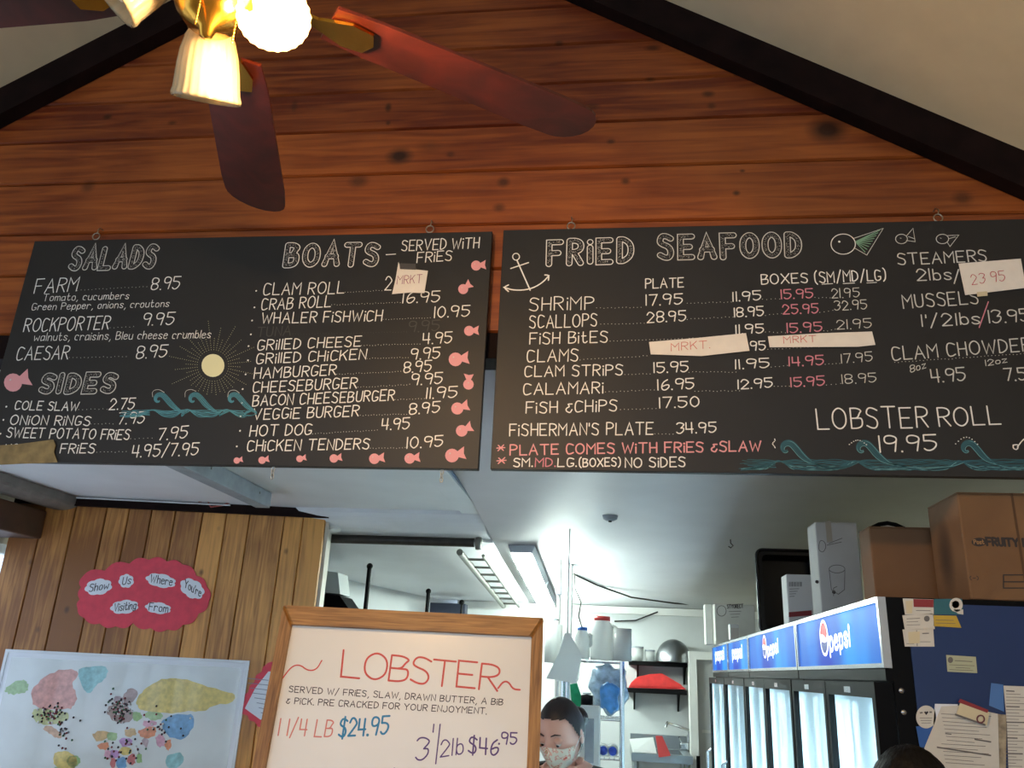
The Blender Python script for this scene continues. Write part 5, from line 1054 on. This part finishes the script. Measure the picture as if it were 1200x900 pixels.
# rear wall: shelves, bowl, cloth, sink, doorway
SY = 6.42
def wshelf(pxl, pxr, py, label):
    a, b = at(pxl, py, SY), at(pxr, py, SY); t = thing('wall_shelf', label, 'shelf', ((a.x + b.x) / 2, 6.5, a.z)); MB().bounds((a.x, SY, a.z - .03), (b.x, YB - .002, a.z), bev=.003).build('board', M_black, t)
    for x in (a.x + .06, b.x - .06): mb = MB(); mb.prism([(x, SY + .02, a.z - .03), (x, YB - .002, a.z - .03), (x, YB - .002, a.z - .15)], (.012, 0, 0)); mb.build('bracket', M_black, t)
    return a.z
za = wshelf(737, 812, 774, 'upper black shelf on the rear kitchen wall under the steel bowl'); zbs = wshelf(733, 805, 806, 'lower black shelf on the rear kitchen wall under the red cloth')
a, b = at(768, 760, SY), at(811, 760, SY); r_ = (b.x - a.x) / 2; t = thing('mixing_bowl', 'large steel mixing bowl upside down on the upper shelf', 'bowl', ((a.x + b.x) / 2, 6.5, za)); c = Vector(((a.x + b.x) / 2, 6.45, za + .002))
MB().lathe([(r_ * sin(q) if i else 0, .002 + r_ * 1.22 * cos(q)) for i, q in enumerate([pi / 2 * k / 10 for k in range(11)])], c, n=32).build('bowl_shell', mat('brushed_steel', '8d8f92', .3, 1.0), t); MB().tube([c + Vector((r_ * cos(q), r_ * sin(q), .004)) for q in [2 * pi * k / 32 for k in range(32)]], .005, 6, closed=True).build('rim', mat('brushed_steel', '8d8f92', .3, 1.0), t)
pr = [at(*p, SY - .02) for p in ((737, 806), (740, 800), (748, 793), (762, 790), (776, 789), (786, 795), (798, 802), (804, 808))]; t = thing('red_cloth', 'folded red cloth on the lower shelf of the rear wall', 'cloth', (pr[3].x, 6.5, zbs)); mb = MB(); q = [Vector((p.x, SY + .02, max(p.z, zbs + .002))) for p in pr]; mb.prism(q, (0, .14, 0)); mb.build('folded_layer', mat('red_cloth', 'c9302e', .85, noise=.2, scale=20), t)
mb = MB(); q = [Vector((p.x * .98 + .01, SY + .012, max(p.z - .02, zbs + .002))) for p in pr[1:-1]]; mb.prism(q, (0, .006, 0)); mb.build('front_fold', mat('red_cloth', 'c9302e', .85, noise=.2, scale=20), t)
for px, w_, h_, lab in ((747, .045, .09, 'small white tub at the left of the upper shelf'), (762, .035, .07, 'small white jar beside the bowl on the upper shelf')):
    c = at(px, 774, SY + .05); t = thing('small_tub', lab, 'tub', (c.x, c.y, za)); MB().lathe([(.0, 0), (w_ * .85, 0), (w_, h_), (0, h_)], (c.x, SY + .07, za + .001), n=16).build('body', M_milk, t); MB().lathe([(w_ * 1.05, h_), (w_ * 1.05, h_ + .012), (0, h_ + .012)], (c.x, SY + .07, za + .001), n=16).build('lid', M_grey, t)
t = thing('sink_unit', 'stainless sink with splashback against the rear kitchen wall', 'sink', (.35, 6.3, 0)); M_ss = mat('stainless', '9aa0a2', .35, .9)
a, b = at(740, 888, 6.05), at(812, 888, 6.05); sz = at(770, 884, 6.05).z
sk = MB(); sk.bounds((a.x, 6.05, sz - .05), (b.x, 6.12, sz)); sk.bounds((a.x, 6.5, sz - .05), (b.x, YB - .002, sz)); sk.bounds((a.x, 6.12, sz - .05), (a.x + .06, 6.5, sz)); sk.bounds((b.x - .06, 6.12, sz - .05), (b.x, 6.5, sz)); sk.bounds((a.x + .06, 6.12, sz - .25), (b.x - .06, 6.5, sz - .24)); sk.build('basin', M_ss, t)
MB().bounds((a.x, YB - .03, sz), (b.x, YB - .004, at(770, 861, YB - .03).z)).build('splashback', M_ss, t)
for x in (a.x + .03, b.x - .03):
    for y in (6.09, 6.55): MB().tube([(x, y, 0), (x, y, sz - .05)], .018, 8).build('leg', M_ss, t)
t = thing('faucet', 'long swing faucet above the sink on the rear wall', 'faucet', at(809, 858, 6.5)); MB().tube([at(806, 876, 6.5), at(807, 862, 6.5), at(808, 856, 6.5), at(795, 851, 6.4), at(782, 847, 6.3), at(780, 852, 6.3)], .010, 8).build('spout', M_chrome, t); c = at(804, 876, 6.5); c.z = max(c.z, sz + .028); MB().box(c, (.09, .05, .05), bev=.01).build('valve_body', M_chrome, t); MB().tube([c + Vector((-.03, 0, .02)), c + Vector((-.05, -.03, .06))], .006, 6).build('lever', M_chrome, t)
a, b = at(741, 863, 6.1), at(766, 884, 6.1); t = thing('white_tray', 'white box leaning on the sink edge', 'box', ((a.x + b.x) / 2, 6.1, sz)); mb = MB(); mb.prism([(a.x, 6.08, sz + .002), (b.x + .02, 6.08, sz + .002), (b.x, 6.14, a.z), (a.x - .02, 6.14, a.z - .02)], (0, .02, 0)); mb.build('panel', M_milk, t); mb = MB(); mb.prism([(a.x + .01, 6.074, sz + .006), (b.x, 6.074, sz + .006), (b.x, 6.076, sz + .02), (a.x + .01, 6.076, sz + .02)], (0, .004, 0)); mb.build('lip', M_white, t)
a = [at(*p, 6.05) for p in ((768, 863), (776, 863), (786, 886), (772, 888))]; a = [q + Vector((0, -.022, .004)) for q in a]; mb = MB(); mb.prism(a, (0, .02, 0)); tag(mb.build('red_board', mat('red_plastic', 'b83430', .5)), 'red cutting board standing by the white box at the sink', 'cutting board')
dj = struct(bpy.data.objects.new('door_1', None)); COL.objects.link(dj); ORG[dj.name] = Vector(); DY = 6.3
a, b = at(807, 763, DY), at(860, 763, DY); jw = at(816, 763, DY).x - a.x
f_ = MB(); f_.bounds((a.x, DY, 0), (a.x + jw, DY + .12, a.z)); f_.bounds((a.x + jw, DY, a.z - jw), (b.x, DY + .12, a.z)); f_.build('door_frame', M_white, dj)
dp = MB().bounds((a.x + jw, DY + .07, 0), (b.x, DY + .11, a.z - jw)).build('door_leaf', M_kwall, dj); z_ = at(825, 856, DY).z; MB().bounds((a.x + jw + .03, DY + .06, z_ - .02), (b.x, DY + .0695, z_)).build('mid_rail', M_white, dp); z_ = at(815, 893, DY).z; MB().bounds((a.x + jw - .02, DY - .006, z_ - .04), (a.x + jw + .005, DY - .001, z_ + .04)).build('hinge', M_black, dj)

# ================================================================== PEOPLE
M_skin = mat('skin', 'dcb0a0', .55); M_hair = mat('dark_brown_hair', '241a18', .45, noise=.4, scale=60, stretch=(1, 1, .15)); M_hairb = mat('black_hair', '050405', .55, noise=.5, scale=90, stretch=(1, 1, .15), bump=.8, spec=.25); M_shirt = mat('black_shirt', '17171b', .85); M_trouser = mat('dark_trousers', '22242c', .85); M_eye = mat('eye_dark', '1c1412', .3)
def maskmat():
    m = bpy.data.materials.new('patterned_mask'); m.use_nodes = True; N = m.node_tree.nodes; L = m.node_tree.links; b = N['Principled BSDF']; b.inputs['Roughness'].default_value = .8
    g = N.new('ShaderNodeTexCoord'); v = N.new('ShaderNodeTexNoise'); v.inputs['Scale'].default_value = 42; v.inputs['Detail'].default_value = 1; L.new(g.outputs['Object'], v.inputs[0])
    r = N.new('ShaderNodeValToRGB'); r.color_ramp.interpolation = 'CONSTANT'; e = r.color_ramp.elements; e[0].position = 0; e[0].color = lin('e8e2d2'); e[1].position = .52; e[1].color = lin('d8a08c')
    for p_, c_ in ((.58, 'e8ddc8'), (.63, 'c65b4a'), (.68, 'b8b48a')): x = e.new(p_); x.color = lin(c_)
    L.new(v.outputs[0], r.inputs[0]); L.new(r.outputs[0], b.inputs['Base Color']); return m
def skin(name, verts, edges, m, parent, sub=2):
    o0 = ORG.get(parent.name, Vector()); me = bpy.data.meshes.new(name); me.from_pydata([Vector(v[0]) - o0 for v in verts], edges, [])
    o = bpy.data.objects.new(name, me); COL.objects.link(o); o.parent = parent; ORG[o.name] = o0
    bm = bmesh.new(); bm.from_mesh(me); ly = bm.verts.layers.skin.verify(); bm.verts.ensure_lookup_table()
    for i, v in enumerate(verts):
        r_ = v[1] if isinstance(v[1], tuple) else (v[1], v[1]); bm.verts[i][ly].radius = r_; bm.verts[i][ly].use_root = (i == 0)
    bm.to_mesh(me); bm.free(); o.modifiers.new('skin', 'SKIN').use_smooth_shade = True; s = o.modifiers.new('subdiv', 'SUBSURF'); s.levels = sub; s.render_levels = sub
    me.materials.append(m); return o
def person(name, label, c, yaw, tilt, hairmat, sc=1.0, mask=False, bun=False, short=False):
    """c = centre of the head; the figure stands on the floor below it and looks along local -Y"""
    c = Vector(c); Rz = Matrix.Rotation(yaw, 3, 'Z'); Rt = Rz @ Matrix.Rotation(tilt, 3, 'X'); t = thing(name, label, 'person', (c.x, c.y, 0))
    hr = (.074 * sc, .094 * sc, .116 * sc)
    def fc(p, g=1.0):
        x, y, z = p.x / sc, p.y / sc, p.z / sc
        if z < 0: k = (-z / .116); x *= 1 - .38 * k ** 1.6; y = y * (1 - .10 * k) - .012 * k
        if y < 0:
            y *= .96; G_ = lambda a, b, s_: math.exp(-((x - a) ** 2 + (z - b) ** 2) / (2 * s_ * s_))
            y -= .020 * math.exp(-(x / .011) ** 2 / 2 - ((z + .022) / .020) ** 2 / 2) * g; y += .010 * (G_(.030, .008, .014) + G_(-.030, .008, .014)) * g; y -= .004 * (G_(.03, .03, .012) + G_(-.03, .03, .012)) * g; y -= .006 * G_(0, -.062, .016) * g; y -= .006 * G_(0, -.10, .018) * g
        return Rt @ (Vector((x, y, z)) * sc)
    # body: one continuous skinned figure (neck, torso, arms with hands, legs)
    W = lambda x, y, z: Vector((c.x, c.y, 0)) + Rz @ Vector((x, y, z)); hb = c.z - .10 * sc; s0 = hb - .03; H = c.z
    pel = H * .56
    V = [(W(0, .05, pel), (.13, .10)), (W(0, .055, pel + .20), (.125, .09)), (W(0, .06, s0 - .16), (.15, .10)), (W(0, .055, s0 - .03), (.11, .075)), (W(0, .04, s0 + .02), (.055, .055)), (W(0, .012, hb - .01), .047), (Rt @ Vector((0, .012, -.05)) + c, .046)]
    E_ = [(0, 1), (1, 2), (2, 3), (3, 4), (4, 5), (5, 6)]
    def arm(sd):
        k = len(V); V.extend([(W(sd * .17, .055, s0 - .045), .055), (W(sd * .215, .06, s0 - .18), .046), (W(sd * .235, .07, s0 - .32), .040), (W(sd * .20, -.06, s0 - .42), .034), (W(sd * .16, -.18, s0 - .46), .026), (W(sd * .15, -.235, s0 - .475), (.034, .016))])
        E_.extend([(3, k), (k, k + 1), (k + 1, k + 2), (k + 2, k + 3), (k + 3, k + 4), (k + 4, k + 5)])
        for j, (dx, ln) in enumerate(((-.027, .062), (-.009, .075), (.009, .07), (.026, .055))):
            b0 = len(V); V.extend([(W(sd * .15 + dx, -.265, s0 - .478), .0095), (W(sd * .15 + dx * 1.1, -.265 - ln * .5, s0 - .486), .0085), (W(sd * .15 + dx * 1.1, -.265 - ln * .85, s0 - .505), .0075)]); E_.extend([(k + 5, b0), (b0, b0 + 1), (b0 + 1, b0 + 2)])
        b0 = len(V); V.extend([(W(sd * .15 - sd * .045, -.215, s0 - .485), .011), (W(sd * .15 - sd * .062, -.25, s0 - .50), .009)]); E_.extend([(k + 4, b0), (b0, b0 + 1)])
    arm(-1); arm(1)
    for sd in (-1, 1):
        k = len(V); V.extend([(W(sd * .09, .05, pel - .10), .085), (W(sd * .10, .03, pel * .52), .058), (W(sd * .10, .07, .10), .040), (W(sd * .105, .06, .045), .042), (W(sd * .115, -.09, .035), (.040, .030))]); E_.extend([(0, k), (k, k + 1), (k + 1, k + 2), (k + 2, k + 3), (k + 3, k + 4)])
    skin('body', V, E_, M_skin, t)
    # clothes follow the same joints, a little fuller
    ns = [(0, 1.10), (1, 1.12), (2, 1.12), (3, 1.22), (4, 1.22)]; sv = [(V[i][0], tuple(q * k for q in (V[i][1] if isinstance(V[i][1], tuple) else (V[i][1],) * 2))) for i, k in ns]; se = [(0, 1), (1, 2), (2, 3), (3, 4)]
    for a0 in (7, 7 + 6 + 14):
        k = len(sv); sv += [(V[a0][0], .074), (V[a0 + 1][0], .062), ((V[a0 + 1][0] * .35 + V[a0 + 2][0] * .65), .056)]; se += [(3, k), (k, k + 1), (k + 1, k + 2)]
    skin('shirt', sv, se, M_shirt, t)
    L0 = 7 + 2 * 20; lv = [(V[0][0], (.145, .115))]; le = []
    for k in range(2):
        b0 = L0 + 5 * k; n0 = len(lv); lv += [(V[b0][0], .098), (V[b0 + 1][0], .072), (V[b0 + 2][0], .058)]; le += [(0, n0), (n0, n0 + 1), (n0 + 1, n0 + 2)]
    skin('trousers', lv, le, M_trouser, t)
    for k in range(2):
        p = V[L0 + 5 * k + 3][0]; q = V[L0 + 5 * k + 4][0]; mb = MB(); mb.tube([p + (p - q) * .35 + Vector((0, 0, 0)), p, (p + q) / 2, q, q + (q - p) * .3], [.03, .05, .05, .048, .02], 12); mb.build('shoe', M_black, t)
    hd = MB().sphere(c, hr, 40, 28, fc).build('head', M_skin, t)
    for sd in (-1, 1): MB().sphere(c + Rt @ Vector((sd * .075 * sc, .008, -.005)), .016, 10, 8, lambda p, sd=sd: Rt @ Vector((p.x * .45, p.y * .9, p.z * 1.7))).build('ear', M_skin, hd)
    for sd in (-1, 1):
        MB().sphere(c + Rt @ Vector((sd * .031 * sc, -.0765 * sc, .004 * sc)), .0115, 12, 8, lambda p: Rt @ p).build('eye', mat('eye_white', 'd9cfc8', .3), hd)
        MB().sphere(c + Rt @ Vector((sd * .031 * sc, -.0825 * sc, -.002 * sc)), .0062, 10, 6, lambda p: Rt @ p).build('iris', M_eye, hd)
        MB().sphere(c + Rt @ Vector((sd * .031 * sc, -.0755 * sc, .0105 * sc)), .0145, 14, 10, lambda p: Rt @ Vector((p.x * 1.2, p.y, p.z * .85))).build('eyelid', M_skin, hd)
        MB().tube([c + Rt @ (Vector((sd * x, y, z)) * sc) for x, y, z in ((.014, -.090, .031), (.030, -.0885, .037), (.047, -.077, .032))], [.002, .0032, .0015], 6).build('eyebrow', hairmat, hd)
    if not mask:
        MB().tube([c + Rt @ (Vector((x, y, z)) * sc) for x, y, z in ((-.022, -.083, -.062), (0, -.094, -.060), (.022, -.083, -.062))], [.002, .006, .002], 8).build('lips', mat('lips', 'a86a62', .5), hd)
    # hair shell
    n, m = 112, 72; vs, keep = [], {}; wav = random.Random(5); mb = MB()
    for i in range(m + 1):
        th = pi * i / m
        for j in range(n):
            a = 2 * pi * j / n; d_ = Vector((sin(th) * cos(a), sin(th) * sin(a), cos(th))); p = Vector((d_.x * hr[0], d_.y * hr[1], d_.z * hr[2])); q = fc(p, 0)
            k = 1.065 + .035 * max(0, min(1, d_.y * 2.5)) * max(0, min(1, d_.z * 2.5 + .6)) + (.010 * wav.uniform(-1, 1) if short else .005 * sin(40 * a + 6 * d_.z)); vs.append(c + q * k); lim = (.66 - .10 * abs(d_.x)) if d_.y < -.45 else (.64 - (d_.y + .45) * 2.1 if d_.y < .15 else -.75)
            keep[(i, j)] = d_.z > lim - (.25 if short else 0) * 0
    fs = [(i * n + j, (i + 1) * n + j, (i + 1) * n + (j + 1) % n, i * n + (j + 1) % n) for i in range(m) for j in range(n) if keep[(i, j)] and keep[(i + 1, (j + 1) % n)]]
    mb.add(vs, fs, True); mb.build('hair', hairmat, hd)
    if bun: MB().sphere(c + Rt @ Vector((0, .125 * sc, .005)), (.04, .035, .04), 14, 10, lambda p: Rt @ p).build('hair_bun', hairmat, hd)
    if mask:
        vs, fs = [], []; nn, mm = 20, 12
        for i in range(mm + 1):
            for j in range(nn + 1):
                a = -pi / 2 + (j / nn - .5) * 2.5; z = -.010 - .085 * i / mm - .012 * abs(j / nn - .5); z += .012 * (1 - abs(j / nn - .5) * 4) * (1 if i == 0 else 0) if abs(j / nn - .5) < .25 else 0
                th = math.acos(max(-1, min(1, z / .116))); p = Vector((sin(th) * cos(a) * hr[0], sin(th) * sin(a) * hr[1], z * sc)); q = fc(p, .8); vs.append(c + q * 1.07 + Rt @ Vector((0, -.006 * cos(a + pi / 2), 0)))
        fs = [(i * (nn + 1) + j, i * (nn + 1) + j + 1, (i + 1) * (nn + 1) + j + 1, (i + 1) * (nn + 1) + j) for i in range(mm) for j in range(nn)]; mb = MB(); mb.add(vs, fs, True); mk_ = mb.build('face_mask', maskmat(), hd)
        for sd in (-1, 1): MB().tube([c + Rt @ (Vector((sd * x, y, z)) * sc) for x, y, z in ((.070, -.035, -.028), (.080, -.005, .0), (.080, .018, .004), (.072, .014, -.03), (.064, -.03, -.07))], .0015, 5).build('ear_loop', M_white, mk_)
    return t
CY = 3.15; c = at(658, 860, CY)
person('person', 'cook in a black shirt and patterned face mask, dark hair tied back, looking down', (c.x, CY, c.z), R(-27), R(22), M_hair, 1.0, mask=True, bun=True)
c = at(1063, 868, 1.62)
person('person', 'person with short black hair standing before the coolers, only the head top showing', (c.x, 1.62, c.z - .122), R(180), R(0), M_hairb, .94, short=True)
